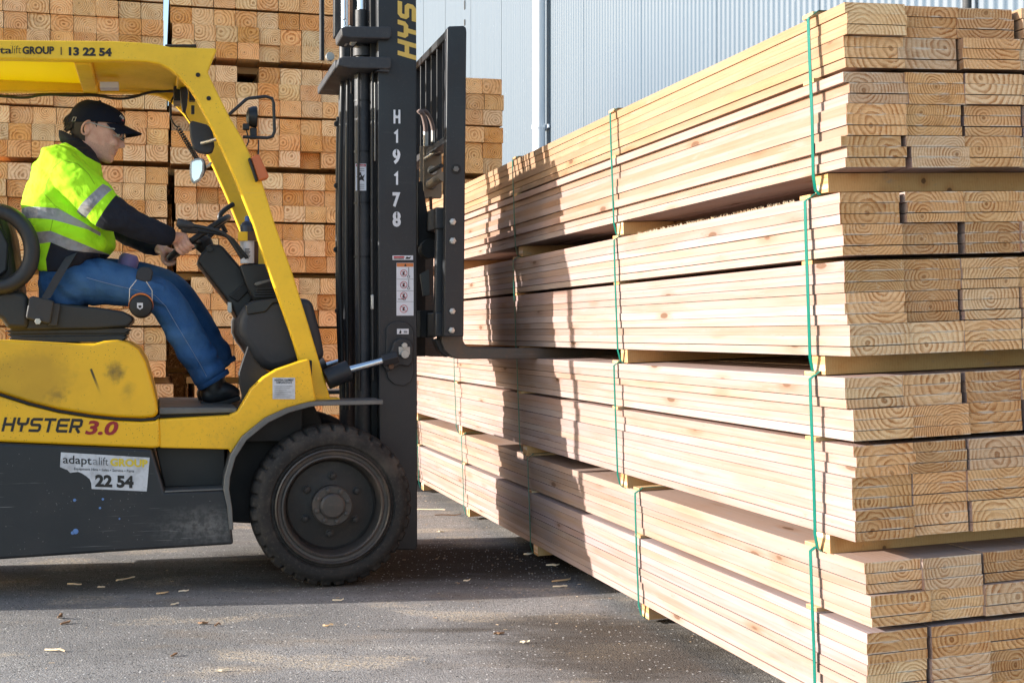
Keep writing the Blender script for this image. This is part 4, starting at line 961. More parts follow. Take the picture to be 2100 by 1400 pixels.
for z0, z1 in ((425, 470), (640, 690)):
    A3, B3 = L(893, z0, 0.19), L(918, z1, 0.19); g = G(); g.box((A3.x, 0.187, B3.z), (B3.x, 1.22, A3.z)); mk('fork_bar', g, 'mast_black', car, bevel=0.006)
pris('carriage_plate', [(896, 440), (911, 436), (911, 690), (891, 690), (893, 560)], 0.20, 0.24, 'mast_black', car, 0.008, 3)
FK = [(906, 430), (906, 700), (912, 718), (926, 731), (945, 736), (1180, 735.5), (1330, 727), (1330, 722), (1180, 714), (972, 713), (956, 709), (950, 698), (949, 430)]
for y0 in (0.26, 0.93):
    f_ = pris('fork_tine', FK, y0, y0 + 0.125, 'fork_steel', car, 0.006, 3, 0.26)
    pris('fork_hook', [(893, 696), (905, 693), (912, 712), (926, 728), (918, 733), (904, 722)], y0 + 0.02, y0 + 0.10, 'deep_black', car, 0.006, 2, 0.26)
pbox('manifold_plate', 869, 298, 906, 406, 0.60, 0.64, 'dusty_steel', car, 0.003)
ptube('hydraulic_fitting', [(884, 352, .58), (905, 340, .40)], 0.011, 'mast_black', car); ptube('hydraulic_fitting', [(882, 378, .58), (908, 362, .36)], 0.022, 'dusty_steel', car, 16)
disc('fitting_collar', 886, 350, 0.60, 10, 0.012, 'zinc', car); disc('fitting_collar', 884, 377, 0.60, 12, 0.012, 'plate_steel', car)
ptube('hydraulic_fitting', [(872, 326, .58), (893, 312, .5), (912, 302, .40)], 0.010, 'zinc', car)
ptube('hydraulic_hose', [(858, 232, .42), (862, 227, .42), (868, 236, .43), (873, 258, .45), (873, 272, .46)], 0.0115, 'hose_dusty', car, smooth_path=2)
ptube('hydraulic_hose', [(866, 229, .50), (874, 228, .5), (884, 245, .52), (889, 268, .53)], 0.0105, 'hose_dusty', car, smooth_path=2)
ptube('hose_coupling', [(873, 270, .46), (873, 300, .46)], 0.0125, 'zinc', car); ptube('hose_coupling', [(888, 268, .53), (888, 292, .53)], 0.009, 'zinc', car)
ptube('drain_nipple', [(883, 404, .6), (884, 430, .6)], 0.008, 'rust_brown', car)
pbox('guide_strip', 862, 300, 868, 392, 0.44, 0.46, 'dusty_steel', car, 0.002)
pris('carriage_cheek', [(857, 372), (866, 372), (878, 440), (896, 445), (893, 500), (866, 505), (857, 505)], 0.40, 0.50, 'deep_black', car, 0.005, 2, 0.40)
disc('guide_roller', 877, 512, 0.42, 21, 0.06, 'deep_black', car, 24)
pris('chain_anchor', [(862, 562), (880, 552), (882, 605), (868, 607)], 0.43, 0.45, 'plate_steel', car, 0.002)
pbox('carriage_cheek', 862, 636, 894, 692, 0.40, 0.55, 'deep_black', car)
g = G(); A3 = L(885, 380, 0.45); g.box((A3.x - 0.05, 0.7, 0.99), (A3.x + 0.02, 1.2, 1.75)); mk('carriage_cheek', g, 'deep_black', car)

# ---- cowl, dashboard, steering
pris('cowl', [(490, 655), (497, 640), (503, 625), (520, 616), (567, 611), (640, 612), (660, 690), (668, 738), (612, 744), (578, 757), (555, 761), (535, 750), (520, 732), (508, 712), (500, 703), (490, 682)], 0.27, 0.96, 'plastic_grey', bevel=0.035, seg=4, ref=0.27)
pris('cowl_lid', [(503, 626), (520, 617), (567, 612), (600, 611), (598, 618), (560, 622), (545, 640), (520, 644), (507, 646)], 0.262, 0.30, 'plastic_black', bevel=0.006, ref=0.27)
pris('dashboard', [(491, 545), (500, 541), (545, 541), (575, 590), (600, 612), (520, 616), (505, 585)], 0.42, 0.95, 'plastic_black', bevel=0.008)
for i in range(4): pris('dash_rib', [(527 - i * 2, 591 + i * 5.2), (566, 590 + i * 5.2), (568, 593 + i * 5.2), (527 - i * 2, 594 + i * 5.2)], 0.405, 0.44, 'plastic_grey', bevel=0.002)
pris('lever_bracket', [(522, 583), (525, 579), (560, 570), (561, 575), (526, 586)], 0.36, 0.39, 'plate_steel', bevel=0.002)
st = part('steering_column')
pris('column_cover', [(405, 536), (410, 524), (424, 505), (434, 500), (452, 502), (458, 506), (500, 555), (525, 590), (520, 612), (505, 640), (492, 660), (484, 648), (473, 625), (440, 582)], 0.50, 0.78, 'plastic_black', st, 0.012, 3)
pris('ignition_barrel', [(468, 607), (505, 575), (517, 590), (488, 620)], 0.49, 0.52, 'deep_black', st, 0.006, 2)
pris('key_tag', [(467, 619), (475, 620), (476, 640), (470, 642), (466, 636)], 0.478, 0.482, 'zinc', st, 0.002)
disc('column_knob', 430, 511, 0.50, 6, 0.015, 'plastic_black', st)
SWC = L(408, 487, 0.64); nrm = Vector((-0.59, 0, 0.81)).normalized(); dr = Vector((0.81, 0, 0.59)).normalized()
def swp(a, r=0.165): return SWC + (dr * math.cos(a) + Vector((0, 1, 0)) * math.sin(a)) * r
sw = part('steering_wheel')
g = G(); g.tube([swp(2 * math.pi * i / 40) for i in range(40)], 0.0145, 12, closed=True); mk('wheel_rim', g, 'plastic_black', sw, smooth=60)
g = G()
for a in (0.3, 2.4, 4.4): g.tube([SWC - nrm * 0.03, swp(a, 0.09) - nrm * 0.015, swp(a)], [0.014, 0.011, 0.010], 8)
mk('wheel_spoke', g, 'plastic_black', sw, smooth=60)
g = G(); g.tube([SWC - nrm * 0.10, SWC - nrm * 0.03, SWC - nrm * 0.005], [0.03, 0.045, 0.03], 16); mk('wheel_hub', g, 'plastic_black', sw)
for k, (dx, dy, y) in enumerate(((0, 0, 0.34), (10, 11, 0.40), (4, 5, 0.46))):
    lv = part('control_lever')
    ptube('lever_rod', [(392 + dx, 462 + dy, y), (440 + dx, 471 + dy * .7, y), (464 + dx, 481 + dy * .6, y), (478 + dx, 500 + dy * .5, y), (497 + dx, 530, y)], 0.0088, 'plastic_black', lv, 10, smooth_path=1)
    A_, B_ = L(362 + dx, 456 + dy, y), L(397 + dx, 463 + dy, y); g = G()
    g.tube([A_ + (B_ - A_) * f for f in (0, 0.06, 0.3, 0.85, 1)], [0.012, 0.0195, 0.021, 0.0145, 0.010], 14); mk('lever_knob', g, 'plastic_grey', lv, smooth=60)
ptube('grab_handle', [(478, 419, .93), (462, 429, .9), (451, 440, .88), (450, 452, .88), (463, 477, .9)], 0.0125, 'plastic_black', smooth_path=2)
# can holder on the pillar
ch = part('can_holder')
pbox('holder_clip', 488, 475, 509, 494, 0.405, 0.415, 'yellow_clean', ch, 0.002); pbox('holder_clip', 508, 474, 533, 493, 0.395, 0.412, 'rust_brown', ch, 0.002)
pbox('holder_plate', 509, 494, 530, 541, 0.47, 0.48, 'rust_brown', ch, 0.002)
# ---- seat
seat = part('seat')
pris('seat_cushion', [(40, 618), (120, 622), (200, 630), (252, 638), (272, 648), (273, 658), (262, 670), (200, 675), (20, 678), (15, 640)], 0.40, 0.90, 'vinyl', seat, 0.02, 4)
pris('seat_bolster', [(-30, 605), (-5, 600), (10, 596), (30, 595), (48, 600), (57, 612), (60, 640), (58, 675), (14, 674), (2, 655), (-30, 640)], 0.385, 0.47, 'vinyl', seat, 0.02, 4)
pris('seat_back', [(-80, 380), (-20, 395), (5, 430), (20, 480), (32, 560), (40, 610), (-60, 615)], 0.44, 0.86, 'vinyl', seat, 0.04, 4)
ptube('hip_restraint', [(0, 431, .38), (34, 446, .37), (58, 476, .365), (67, 510, .365), (62, 545, .365), (44, 571, .365), (14, 588, .37), (-30, 588, .38), (-58, 545, .38), (-52, 470, .38), (-30, 436, .38)], 0.034, 'vinyl', seat, 14, True, 2)
pris('restraint_web', [(-45, 455), (-5, 452), (18, 500), (15, 555), (-10, 575), (-50, 560)], 0.40, 0.43, 'vinyl', seat, 0.01)
for k, (a, b) in enumerate(((675, 685), (682, 693), (690, 703))):
    pris('seat_bellows', [(10 + k * 4, a + 3.5), (26, a), (140, a - 1), (255 - k * 4, a - 3), (268 - k * 4, a), (256 - k * 4, b - 1), (140, b - 1), (26, b)], 0.42 + 0.01 * (k == 1), 0.88, 'vinyl', seat, 0.003)
bu = part('belt_reel')
pris('reel_cover', [(60, 609), (68, 607), (108, 616), (110, 620), (104, 661), (98, 664), (54, 653), (53, 648)], 0.352, 0.41, 'plastic_grey', bu, 0.007, 3)
pris('reel_bracket', [(108, 620), (124, 624), (117, 668), (98, 668)], 0.372, 0.392, 'plastic_grey', bu, 0.003); disc('reel_bolt', 78, 659, 0.352, 6.5, 0.012, 'zinc', bu, 6)

# ------------------------------------------------------------ the driver
def remesh(g, voxel, iters=4, name='m'):
    me = g.mesh(name); o = bpy.data.objects.new(name, me); COL.objects.link(o)
    r = o.modifiers.new('r', 'REMESH'); r.mode = 'VOXEL'; r.voxel_size = voxel
    if iters:
        s = o.modifiers.new('s', 'SMOOTH'); s.iterations = iters; s.factor = 0.5
    dg = bpy.context.evaluated_depsgraph_get(); out = bpy.data.meshes.new_from_object(o.evaluated_get(dg)); out.name = name
    bpy.data.objects.remove(o); bpy.data.meshes.remove(me); return out
def place(name, me, mats, parent, classify=None, smooth=True):
    """me is in forklift coordinates"""
    if classify:
        for p in me.polygons: p.material_index = classify(p.center)
    off = base_of(parent)
    me.transform(Matrix.Translation(-off))
    for m in mats: me.materials.append(MATS[m])
    o = bpy.data.objects.new(name, me); COL.objects.link(o); o.parent = parent
    me.polygons.foreach_set('use_smooth', [True] * len(me.polygons)); return o
def proj(v, y=None):
    w = FM @ Vector((v.x, v.y if y is None else y, v.z)); return 1050 + 2686 * w.x / w.y, 685 - 2686 * (w.z - CAM_H) / w.y
def limb(g, pts, radii, n=18, flat=1.0):
    P = [L(*p) if not isinstance(p, Vector) else p for p in pts]; Rr = list(radii)
    for _ in range(2):
        Q, q = [P[0]], [Rr[0]]
        for i in range(len(P) - 1):
            Q += [P[i].lerp(P[i + 1], .25), P[i].lerp(P[i + 1], .75)]; q += [Rr[i] * .75 + Rr[i + 1] * .25, Rr[i] * .25 + Rr[i + 1] * .75]
        P, Rr = Q + [P[-1]], q + [Rr[-1]]
    d0 = (P[0] - P[1]).normalized(); d1 = (P[-1] - P[-2]).normalized()
    cap0 = [(P[0] + d0 * Rr[0] * a, Rr[0] * b) for a, b in ((0.55, 0.45), (0.3, 0.85))]; cap1 = [(P[-1] + d1 * Rr[-1] * a, Rr[-1] * b) for a, b in ((0.3, 0.85), (0.55, 0.45))]
    P = [c[0] for c in cap0] + P + [c[0] for c in cap1]; Rr = [c[1] for c in cap0] + Rr + [c[1] for c in cap1]
    g.tube(P, Rr, n); return P
def pl_at(pts, x):
    if x <= pts[0][0]: return pts[0][1]
    for (x0, y0), (x1, y1) in zip(pts, pts[1:]):
        if x <= x1: return y0 + (y1 - y0) * (x - x0) / (x1 - x0)
    return pts[-1][1]
def body_rings(levels, yc, e=2.4, n=40, k=1.0):
    rings = []
    for py, b, f, hw in levels:
        B, F_ = L(b, py, yc), L(f, py, yc); cx, a = (B.x + F_.x) / 2, (F_.x - B.x) / 2 * k; ring = []
        for i in range(n):
            t = 2 * math.pi * i / n; c, s = math.cos(t), math.sin(t)
            ring.append(Vector((cx + a * math.copysign(abs(c) ** (2 / e), c), yc + hw * k * math.copysign(abs(s) ** (2 / e), s), B.z)))
        rings.append(ring)
    return rings
YC = 0.64
sb = L(130, 625, YC)
man = thing('person', 'driver in lime hi-vis jacket, navy cap and blue jeans sitting at the wheel', 'person', matrix=FM, base=sb)
TORSO = [(284, 136, 168, .055), (296, 120, 186, .085), (310, 101, 197, .145), (330, 82, 206, .195), (358, 65, 211, .222), (390, 54, 216, .232), (420, 47, 222, .234), (450, 46, 228, .234), (480, 54, 233, .234), (505, 66, 233, .230), (530, 75, 212, .222), (557, 80, 175, .205)]
NARM = [(112, 328, .50), (138, 350, .445), (178, 394, .40), (216, 432, .378), (262, 457, .388), (310, 474, .415), (346, 484, .452)]
NR = [.075, .088, .088, .077, .068, .056, .043]
FARM = [(125, 330, .80), (165, 365, .86), (215, 430, .89), (262, 478, .86), (305, 500, .80), (322, 508, .775)]
FR = [.075, .085, .078, .066, .052, .042]
NLEG = [(112, 592, .55), (160, 577, .535), (210, 577, .52), (262, 588, .51), (306, 597, .505), (338, 612, .50), (360, 650, .50), (392, 705, .50), (432, 770, .50)]
NLR = [.108, .113, .106, .089, .083, .081, .082, .083, .079]
FLEG = [(125, 585, .74), (220, 572, .77), (300, 577, .79), (352, 592, .80), (383, 635, .80), (418, 692, .80), (447, 738, .80)]
FLR = [.11, .105, .09, .083, .083, .083, .078]
# head frame
E0 = L(180, 264, .57); E0.y = YC
UPH = Vector((math.sin(math.radians(18)), 0, math.cos(math.radians(18)))); FWH = Vector((UPH.z, 0, -UPH.x))
def HP(f, h, w=0.0): return E0 + FWH * f + UPH * h + Vector((0, 1, 0)) * w
SK = [(-.113, .045, .128, .020), (-.104, .005, .141, .038), (-.088, -.02, .1455, .049), (-.075, -.04, .140, .055), (-.063, -.05, .1455, .059), (-.052, -.055, .1435, .062), (-.041, -.06, .1475, .064), (-.02, -.07, .145, .068), (.005, -.082, .140, .071), (.032, -.088, .137, .073), (.052, -.085, .143, .073), (.08, -.076, .118, .067), (.098, -.060, .090, .054), (.112, -.035, .055, .034), (.118, -.01, .02, .016)]
def head_rings(levels, n=44, grow=0.0, e0=2.15):
    out = []
    for h, b, f, hw in levels:
        c_, a = (b + f) / 2, (f - b) / 2 + grow; ring = []
        for i in range(n):
            t = 2 * math.pi * i / n; c, s = math.cos(t), math.sin(t); e = e0 + (0.5 if c < 0 else 0.25)
            ring.append(HP(c_ + a * math.copysign(abs(c) ** (2 / e), c), h, (hw + grow) * math.copysign(abs(s) ** (2 / e), s)))
        out.append(ring)
    return out
g = G()
g.loft(head_rings(SK))
g.loft([[HP(f, h, w) for f, h, w in r] for r in (
    [(.130, .040, -.008), (.147, .040, 0), (.130, .040, .008)], [(.130, .022, -.010), (.152, .022, 0), (.130, .022, .010)],
    [(.130, .002, -.016), (.170, .000, 0), (.130, .002, .016)], [(.132, -.014, -.022), (.178, -.015, 0), (.132, -.014, .022)], [(.135, -.026, -.020), (.168, -.026, 0), (.135, -.026, .020)], [(.138, -.032, -.008), (.148, -.032, 0), (.138, -.032, .008)])])
for s in (-1, 1):
    g.sphere(HP(.143, -.022, s * .013), .0085)                              # nostril wings
    g.sphere(HP(.118, -.018, s * .040), .024, sc=(1, .8, 1))                # cheeks
    g.sphere(HP(.137, .052, s * .028), .012, sc=(.8, 1.8, .7))              # brows
    ear = []
    for k in range(24):
        a = 2 * math.pi * k / 24
        ear.append(HP(-.004 + .019 * math.cos(a) - .006 * math.sin(a) * -1 * .6, .000 + .033 * math.sin(a) + 0.002, s * (.078 + .004 * math.sin(a) - .010 * math.cos(a) * 1)))
    g.tube(ear, .0052, 8, closed=True)
    g.sphere(HP(-.002, -.002, s * .072), .018, sc=(.8, .45, 1.5))
for w in (-.014, 0, .014):
    g.sphere(HP(.1435 - abs(w) * .3, -.043, w), .0062, sc=(1, 1.8, .8)); g.sphere(HP(.1415 - abs(w) * .3, -.061, w), .0068, sc=(1, 1.8, .8))
limb(g, [HP(-.005, -.02), HP(-.005, -.075), L(160, 308, YC), L(138, 345, YC)], [.062, .060, .062, .08])
g.loft(body_rings(TORSO[2:], YC, k=0.80))
limb(g, NARM, [r * .62 for r in NR], 14); limb(g, FARM, [r * .62 for r in FR], 14)
limb(g, NLEG, [r * .72 for r in NLR], 14); limb(g, FLEG, [r * .72 for r in FLR], 14)
def hand(g, a, wrist, side):
    Gp = swp(a); tn = (swp(a + .05) - swp(a - .05)).normalized()
    if tn.x < 0: tn = -tn
    out = (Gp - SWC).normalized(); up = nrm
    for i in range(4):
        o = tn * ((i - 1.5) * .0205); ln = (.92, 1.05, 1.0, .85)[i]
        B = Gp + o + up * .032 + out * .012; M_ = Gp + o + up * .012 + out * .036 * ln; D = Gp + o - up * .018 * ln + out * .031; T = Gp + o - up * .030 * ln + out * .010
        limb(g, [B, M_, D, T], [.0115, .0108, .0098, .0085], 10)
        limb(g, [wrist.lerp(B, .1) , wrist.lerp(B, .6) + up * .004, B], [.021, .0175, .0135], 10)
    th0 = wrist.lerp(Gp, .45) + up * .012 - out * .012
    limb(g, [th0, Gp + tn * -.022 + up * .026 - out * .018, Gp + tn * .005 + up * .018 - out * .022, Gp + tn * .026 + up * .008 - out * .020], [.016, .0135, .012, .0095], 10)
    limb(g, [wrist - (Gp - wrist) * .6, wrist, wrist.lerp(Gp, .35) + up * .01], [.030, .028, .028], 12)
hand(g, math.radians(-118), L(350, 485, .455), -1)
hand(g, math.radians(158), L(322, 508, .775), 1)
me = remesh(g, .0036, 2, 'body')
def skin_class(c):
    d = c - E0; f, h, w = d.dot(FWH), d.dot(UPH), c.y - YC
    if f > .139 and -.066 < h < -.039 and abs(w) < .025 and abs(h + .052) > .0022: return 1
    if f > .02 and h < -.032 and h < -.02 - .0 * f and d.length < .22 and (h < -.05 or f > .09): return 2
    return 0
place('body', me, ['skin', 'lip', 'skin_stubble'], man, skin_class)
for s in (-1, 1):
    g = G(); g.sphere(HP(.128, .030, s * .033), .0125); mk('eye', g, 'eye_white', man)
    g = G(); g.sphere(HP(.1375, .028, s * .034), .0055); mk('pupil', g, 'hair', man)
    g = G(); g.tube([HP(.141, .055, s * .014), HP(.141, .060, s * .030), HP(.128, .057, s * .050)], [.003, .004, .002], 6); mk('eyebrow', g, 'hair', man)
# hair: cap of short hair round the back, with a tuft below the cap
g = G()
for h0, h1, g0 in ((-.058, .06, .006),):
    lv = [(h, pl_at([(a[0], a[1]) for a in SK], h), pl_at([(a[0], a[2]) for a in SK], h), pl_at([(a[0], a[3]) for a in SK], h)) for h in [h0 + (h1 - h0) * i / 10 for i in range(11)]]
    outer_, inner_ = head_rings(lv, 44, g0), head_rings(lv, 44, -.006)
    for R_, flip in ((outer_, 0), (inner_, 1)):
        rr = []
        for r in R_:
            sel = [r[i % 44] for i in range(13, 32)]; rr.append(sel)
        n = 19; vs = [p for r in rr for p in r]
        g.add(vs, [(k * n + i, k * n + i + 1, (k + 1) * n + i + 1, (k + 1) * n + i) for k in range(10) for i in range(n - 1)])
hr = random.Random(3)
for i in range(90):
    a = hr.uniform(-1, 1); h = hr.uniform(-.055, .03); f = -.086 + .02 * abs(a); p = HP(f + .03 * (1 if h < -.03 else 0), h, a * .055)
    q = p + Vector((-hr.uniform(.008, .024), hr.uniform(-.006, .006), -hr.uniform(.006, .02))); g.tube([p, p.lerp(q, .6) + Vector((0, 0, .003)), q], [.005, .004, .001], 5)
for i in range(26):
    p = HP(-.088, .045 + hr.uniform(-.02, .015), hr.uniform(-.03, .02)); q = L(hr.uniform(128, 142), hr.uniform(246, 266), YC - .03)
    g.tube([p, p.lerp(q, .55) + Vector((-.006, 0, .006)), q], [.006, .005, .001], 5)
for s in (-1, 1):
    for i in range(7): 
        p = HP(.022 + .008 * hr.random(), .045 - .008 * i / 3 + .006, s * .0728); g.tube([p, p + UPH * -.016 + FWH * .004], [.003, .001], 5)
mk('hair', g, 'hair', man, smooth=60)
# cap
cap = part('cap', man)
def rim(t_):
    c, s = math.cos(t_), math.sin(t_); f = .018 + .122 * c; w = .086 * s; return f, -.002 + (f + .10) * .34, w
g = G(); rings = []
for k in range(12):
    t_ = k / 11; sc = max(0.03, (1 - t_ ** 2.9) ** (1 / 2.2)); rg = []
    for i in range(48):
        f, h, w = rim(2 * math.pi * i / 48); tt = .143 - .10 * ((f - .0) ** 2) * 3
        rg.append(HP(.005 + (f - .005) * sc, h + (.147 - h) * t_, w * sc))
    rings.append(rg)
g.loft(rings, 0, False); me = g; o = mk('crown', g, 'cap_cloth', cap, smooth=70); md = o.modifiers.new('s', 'SOLIDIFY'); md.thickness = .004
g = G(); vs = []; NU, NV = 16, 8
for th in (0, .0042):
    for j in range(NV + 1):
        for i in range(NU + 1):
            u = -1 + 2 * i / NU; v = j / NV
            w = .082 * math.sin(u * 1.25) / math.sin(1.25) * (1 - .10 * v); f = .134 - .062 * u * u + v * (.092 - .034 * u * u); h = .080 - .020 * u * u - .010 * v - .022 * u * u * (.4 + v * .8)
            vs.append(HP(f, h - th, w))
n = NU + 1; M0 = n * (NV + 1); fs = []
for j in range(NV):
    for i in range(NU):
        q = (j * n + i, j * n + i + 1, (j + 1) * n + i + 1, (j + 1) * n + i); fs += [q, tuple(x + M0 for x in q[::-1])]
for i in range(NU): fs.append((NV * n + i, NV * n + i + 1, M0 + NV * n + i + 1, M0 + NV * n + i))
for j in range(NV): fs += [(j * n, (j + 1) * n, M0 + (j + 1) * n, M0 + j * n), (j * n + NU, (j + 1) * n + NU, M0 + (j + 1) * n + NU, M0 + j * n + NU)]
g.add(vs, fs); mk('brim', g, 'cap_cloth', cap, smooth=50)
g = G(); g.sphere(HP(.004, .147), .008, sc=(1, 1, .6)); mk('button', g, 'cap_cloth', cap)
def cap_pt(ang, t_, out=.003):
    f, h, w = rim(ang); sc = (1 - t_ ** 2.9) ** (1 / 2.2); return HP(.005 + (f - .005) * sc, h + (.147 - h) * t_, w * sc - out * (1 if w > 0 else -1) * -1)
g = G()
for k, (a, t_, l_) in enumerate(((-.62, .44, .012), (-.54, .40, .014), (-.46, .36, .014), (-.40, .32, .010))):
    p = cap_pt(a, t_); q = cap_pt(a + .10, t_ + .09); g.tube([p, q], .0022, 6)
mk('emblem', g, 'label_white', cap); g = G(); g.tube([cap_pt(-.46, .24), cap_pt(-.38, .27), cap_pt(-.34, .22)], .0035, 6); mk('emblem', g, 'label_red', cap)
g = G(); g.tube([cap_pt(-2.45, .02), cap_pt(-2.45, .16), cap_pt(-2.3, .16), cap_pt(-2.3, .02)], .0015, 6, closed=True); mk('buckle', g, 'zinc', cap)
# safety glasses
gl = part('safety_glasses', man)
g = G(); vs = []
for i in range(25):
    a = -1.15 + 2.3 * i / 24; rr_ = .080
    for (h, d) in ((.048, 0), (.028, .003), (.008, -.002)): vs.append(HP(.082 + (rr_ + d) * math.cos(a) * .98, h - .004 * abs(a), (rr_ + d) * math.sin(a)))
g.add(vs, [(3 * i + k, 3 * i + k + 1, 3 * i + 4 + k, 3 * i + 3 + k) for i in range(24) for k in range(2)]); o = mk('lens', g, 'clear_lens', gl, smooth=60); md = o.modifiers.new('s', 'SOLIDIFY'); md.thickness = .002
for s in (-1, 1):
    g = G(); g.tube([HP(.112, .038, s * .075), HP(.06, .033, s * .078), HP(.0, .030, s * .079), HP(-.02, .016, s * .078)], [.0035, .003, .0025, .002], 6); mk('temple_arm', g, 'clear_lens' if s > 0 else 'mirror_rim', gl)
    g = G(); g.tube([HP(.112 + .05 * k / 6 * (1 if k < 9 else 0), .012 - .002 * k / 6, s * (.075 - .055 * (k / 6) ** 1.6)) for k in range(7)], .0013, 5); mk('lens_edge', g, 'mirror_rim', gl)
# jacket
g = G(); g.loft(body_rings(TORSO, YC)); limb(g, NARM, NR); limb(g, FARM, FR)
limb(g, [(95, 490, .50), (150, 503, .45), (205, 497, .50)], [.05, .05, .05])
NP = [L(*p) for p in NARM]
fold = lambda c: 0.006 * math.sin(c.x * 38 + c.z * 55 + 2 * math.sin(c.y * 17)) * (0.4 + noise.noise(c * 9))
me = remesh(g, .003, 10, 'jacket')
me.update()
nv = [v.normal.copy() for v in me.vertices]
for v, n_ in zip(me.vertices, nv):
    c = v.co; d = 0.011 * noise.noise(Vector((c.x * 7, c.y * 7, c.z * 11))) + 0.005 * noise.noise(Vector((c.x * 22, c.y * 14, c.z * 30)))
    w_ = (c.x * .55 + c.z * .83); d += 0.006 * max(0, math.sin(w_ * 62 + 4.5 * noise.noise(Vector((c.x * 6, c.y * 6, c.z * 6))))) ** 2 * (0.5 + noise.noise(Vector((c.x * 5 + 7, c.y * 5, c.z * 5))))
    v.co = c + n_ * d
def seg_dist(p, pts):
    best = 9; at = 0
    for i in range(len(pts) - 1):
        a, b = pts[i], pts[i + 1]; t_ = max(0, min(1, (p - a).dot(b - a) / (b - a).length_squared)); d = (p - a.lerp(b, t_)).length
        if d < best: best, at = d, i + t_
    return best, at
FP = [L(*p) for p in FARM]
def right_of(x, y, a, b): return (b[0] - a[0]) * (y - a[1]) - (b[1] - a[1]) * (x - a[0])
def line_sd(x, y, a, b): return -right_of(x, y, a, b) / math.hypot(b[0] - a[0], b[1] - a[1])
SEAMS = [[(128, 330), (110, 345), (97, 370), (91, 398), (112, 421), (146, 443)], [(114, 425), (108, 450), (103, 473), (103, 497)], [(131, 331), (160, 338), (183, 360), (196, 382)]]
def seam_d(x, y):
    p = Vector((x, y)); best = 9
    for pts in SEAMS:
        for a, b in zip(pts, pts[1:]):
            a, b = Vector(a), Vector(b); k = max(0, min(1, (p - a).dot(b - a) / (b - a).length_squared)); best = min(best, (p - a.lerp(b, k)).length)
    return best
def jacket_sd(c):
    """signed distances (photo pixels) to the tape and navy areas, and to the seams"""
    d, at = seg_dist(c, NP)
    rr_ = NR[int(at)] + (NR[min(int(at) + 1, 6)] - NR[int(at)]) * (at - int(at))
    x, y = proj(c, .40)
    near = c.y < .60; se = seam_d(x, y) if near else 9
    if (d < rr_ * 1.10 and at > 0.6 and c.y < .47) or (at > 3.2 and d < .11):
        x, y = proj(c, .37)
        return min(line_sd(x, y, (200, 390), (146, 441)), -line_sd(x, y, (219, 401), (168, 455))), line_sd(x, y, (232, 410), (190, 470)), se
    d2, a2 = seg_dist(c, FP)
    if c.y > .70 and d2 < .12 and a2 > .7: return -9, (a2 - .9) * 60, 9
    t1 = min(y - pl_at([(45, 420), (118, 427), (168, 454), (188, 466), (240, 492)], x), pl_at([(42, 443), (108, 450), (180, 470), (240, 500)], x) - y, 205 - x)
    t2 = min(y - pl_at([(70, 474), (103, 473), (140, 488), (200, 512), (240, 520)], x), pl_at([(70, 498), (103, 496), (140, 512), (172, 520), (240, 526)], x) - y)
    n1 = pl_at([(130, 282), (150, 296), (175, 316), (192, 324), (215, 330)], x) - y
    n2 = min(y - pl_at([(70, 498), (103, 496), (140, 512), (172, 516), (240, 518)], x), x - pl_at([(496, 103), (530, 92), (556, 95)], y))
    return max(t1, t2), max(n1, n2), se
sd = [jacket_sd(v.co) for v in me.vertices]
for k, nm in enumerate(('tape', 'navy', 'seam')):
    at_ = me.attributes.new(nm, 'FLOAT', 'POINT'); at_.data.foreach_set('value', [max(-9.0, min(9.0, q[k])) for q in sd])
jk = place('jacket', me, ['jacket_cloth'], man)
# collar, zip and cuffs
g = G(); cr = []
for k, (off, hh) in enumerate(((.000, 0), (.004, .022), (.002, .045))):
    cr.append([L(160 - k * 4, 305 - k * 11, YC) + Vector(((.078 - .006 * k + off) * math.cos(a), (.078 - .004 * k) * math.sin(a), .024 * -math.cos(a) * 1.3)) for a in [2 * math.pi * i / 28 for i in range(28)]])
g.loft(cr, 0, False); o = mk('collar', g, 'navy_knit', man, smooth=60); md = o.modifiers.new('s', 'SOLIDIFY'); md.thickness = .009
ptube('zip', [(193, 322, .60), (197, 340, .585), (203, 362, .575), (210, 385, .57), (207, 393, .57)], .0045, 'deep_black', man, 6)
g = G(); A_, B_ = L(334, 481, .440), L(352, 486, .458); g.tube([A_, A_.lerp(B_, .3), A_.lerp(B_, .8), B_], [.048, .0465, .043, .038], 20); mk('cuff', g, 'navy_knit', man, smooth=60)
# jeans
g = G(); limb(g, NLEG, NLR, 20); limb(g, FLEG, FLR, 20)
g.loft(body_rings([(520, 88, 205, .17), (545, 82, 200, .19), (575, 80, 190, .205), (605, 80, 185, .20), (628, 85, 180, .18)], YC, 2.6))
me = remesh(g, .0058, 5, 'jeans'); me.update(); nv = [v.normal.copy() for v in me.vertices]
NL = [L(*p) for p in NLEG]
for v, n_ in zip(me.vertices, nv):
    c = v.co; d = 0.0045 * noise.noise(Vector((c.x * 9, c.y * 7, c.z * 9))); kd = (c - NL[5]).length; hd = (c - NL[1]).length
    d += 0.010 * math.sin((c.x * .5 + c.z) * 95 + 3 * noise.noise(c * 12)) * max(0, 1 - kd / .18) * (1 if c.x < NL[5].x else .25)
    d += 0.004 * math.sin((c.x * .4 - c.z) * 60 + 4 * noise.noise(c * 8)) * max(0, min(1, (NL[6].z - c.z) / .12))
    d += 0.010 * math.sin((c.x + c.z * .7) * 75 + 3 * noise.noise(c * 10)) * max(0, 1 - hd / .2)
    v.co = c + n_ * d
place('jeans', me, ['denim'], man)
seam = [(140, 556, 0), (170, 567, 0), (205, 577, 0), (240, 586, 0), (285, 596, 0), (318, 606, 0), (340, 628, 0), (362, 666, 0), (390, 712, 0), (415, 755, 0), (424, 772, 0)]
g = G(); pts = []
